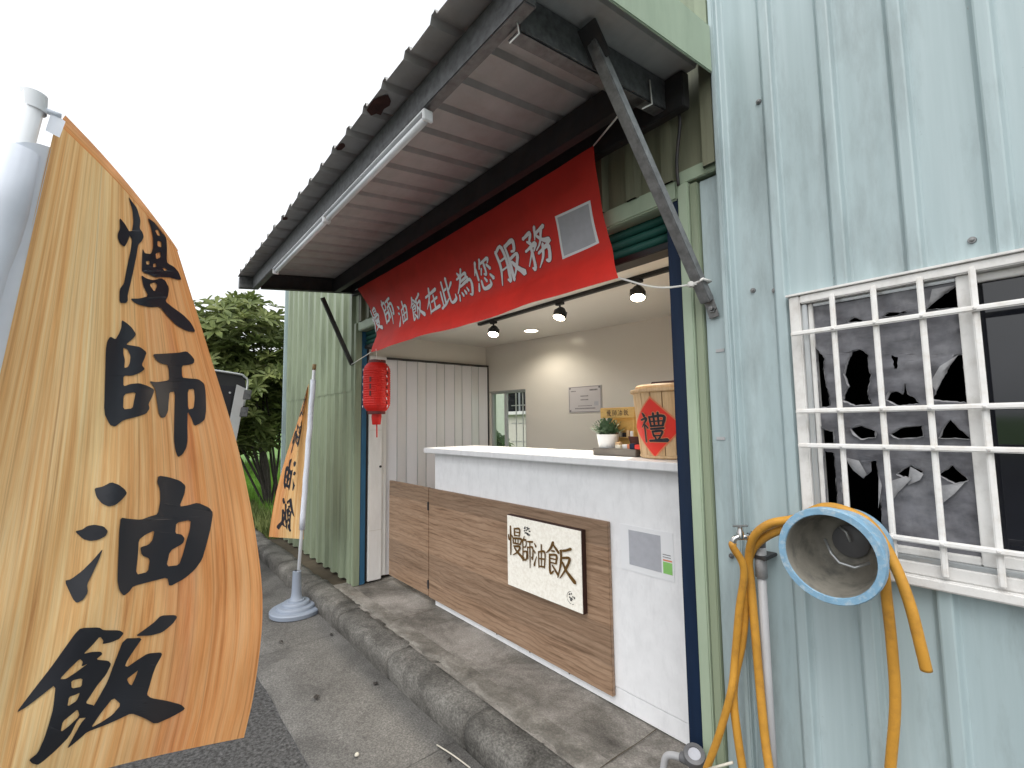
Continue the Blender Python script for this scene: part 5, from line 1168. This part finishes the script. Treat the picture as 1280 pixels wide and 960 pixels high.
# grass
rnd = random.Random(9); V, F = [], []
for k in range(26000):
    x = -6.3-13*rnd.random()**1.5; y = 1.63+5.4*rnd.random()**1.3; hgt = rnd.uniform(.06, .20)*(1.6 if rnd.random() < .1 else 1); a = rnd.uniform(0, 6.28); w_ = .008; lx, ly = rnd.uniform(-.07, .07), rnd.uniform(-.07, .07)
    b = len(V); dx, dy = math.cos(a)*w_, math.sin(a)*w_; V += [(x-dx, y-dy, -.02), (x+dx, y+dy, -.02), (x+lx*.5+dx*.6, y+ly*.5+dy*.6, hgt*.6), (x+lx, y+ly, hgt), (x+lx*.5-dx*.6, y+ly*.5-dy*.6, hgt*.6)]; F.append((b, b+1, b+2, b+3, b+4))
tag(mesh('grass', V, F, 'grass'), 'bright green grass growing beyond the end of the building', 'grass', kind='stuff')
V, F = [], []
for k in range(1500):
    x = -6.2-3.6*rnd.random(); y = 1.40+.3*rnd.random(); hgt = rnd.uniform(.05, .22); a = rnd.uniform(0, 6.28); w_ = .009; lx, ly = rnd.uniform(-.09, .09), rnd.uniform(-.09, .09)
    b = len(V); dx, dy = math.cos(a)*w_, math.sin(a)*w_; V += [(x-dx, y-dy, -.03), (x+dx, y+dy, -.03), (x+lx*.5+dx*.6, y+ly*.5+dy*.6, hgt*.6), (x+lx, y+ly, hgt), (x+lx*.5-dx*.6, y+ly*.5-dy*.6, hgt*.6)]; F.append((b, b+1, b+2, b+3, b+4))
tag(mesh('weeds', V, F, 'leaf'), 'weeds and dry stalks along the kerb below the loquat tree', 'weeds', kind='stuff')

# ================================================================= DARK CABINET BEHIND THE FLAG
cb = thing('utility_cabinet', (-5.1, .55, -.15), 'black cabinet with rounded top and silver edge strip behind the large flag', 'cabinet')
LEAN = .14
def cbp(y, z, x): return Vector((x, y+(z-1.2)*LEAN-.04, z))
pts = [(.10, -.14), (.86, -.14), (.86, 1.68), (.85, 1.73), (.82, 1.77), (.77, 1.79), (.18, 1.86), (.13, 1.85), (.10, 1.80)]
V = [cbp(y, z, -4.98) for y, z in pts]+[cbp(y, z, -5.45) for y, z in pts]; k = len(pts)
bm = bmesh.new(); vs_ = [bm.verts.new(v) for v in V]; bm.faces.new(vs_[:k]); bm.faces.new(vs_[k:][::-1])
for i in range(k): bm.faces.new([vs_[i], vs_[i+k], vs_[(i+1) % k+k], vs_[(i+1) % k]])
bmesh.ops.recalc_face_normals(bm, faces=bm.faces[:]); bm_obj('case', bm, 'cab_black', cb)
hexa('edge_strip', [cbp(.78, -.13, -4.978), cbp(.865, -.13, -4.978), cbp(.865, -.13, -4.965), cbp(.78, -.13, -4.965), cbp(.78, 1.70, -4.978), cbp(.865, 1.66, -4.978), cbp(.865, 1.66, -4.965), cbp(.78, 1.70, -4.965)], 'trim_grey', cb, .003)
tube('edge_trim', [cbp(y, z, -4.975) for y, z in ((.14, 1.858), (.4, 1.837), (.77, 1.797), (.83, 1.775), (.868, 1.72), (.872, 1.5))], .010, 'trim_grey', cb, 8, 4)
hexa('panel', [cbp(.15, .2, -4.979), cbp(.765, .2, -4.979), cbp(.765, .2, -4.972), cbp(.15, .2, -4.972), cbp(.15, 1.72, -4.979), cbp(.765, 1.68, -4.979), cbp(.765, 1.68, -4.972), cbp(.15, 1.72, -4.972)], 'dark_room', cb, .002)
for z in (1.56, 1.40, .6): hexa('hinge', [cbp(.85, z, -4.99), cbp(.915, z, -4.99), cbp(.915, z, -4.96), cbp(.85, z, -4.96), cbp(.85, z+.09, -4.99), cbp(.915, z+.09, -4.99), cbp(.915, z+.09, -4.96), cbp(.85, z+.09, -4.96)], 'galv', cb, .004)
for z in (1.62, 1.3, 1.0): lathe('rivet', [(0, .006), (.008, .004), (.010, 0)], cbp(.74, z, -4.972), 'trim_grey', cb, (1, 0, 0), 10)

# ================================================================= NEIGHBOUR HOUSE SEEN THROUGH THE BACK WINDOW
hs_ = thing('neighbour_house', (-13, 10.5, 0), 'pale house with dark windows seen through the back window of the stall', 'house')
box('wall', -18, -9.6, 10, 15, -.1, 3.4, 'house_wall', hs_, .0)
box('roof', -18.3, -9.3, 9.7, 15.3, 3.4, 3.65, 'house_roof', hs_, .02)
for x in (-16.5, -13.9, -11.6):
    wd_ = box('window', x-.6, x+.6, 9.95, 9.995, 1.7, 2.9, 'dark_glass', hs_, .0); box('sill', x-.7, x+.7, 9.86, 9.99, 1.58, 1.69, 'white_paint', wd_, .01)
    box('frame', x-.03, x+.03, 9.92, 9.949, 1.7, 2.9, 'trim_grey', wd_, 0)
tree('shrub', (-11.2, 7.6, -.02), 'round green shrub in front of the pale neighbour house', .3, (-11.2, 7.6, .65), (1.5, 1.0, .65), 350, .2, 'leaf_far', 57, 'trees behind the building', 6, .03)
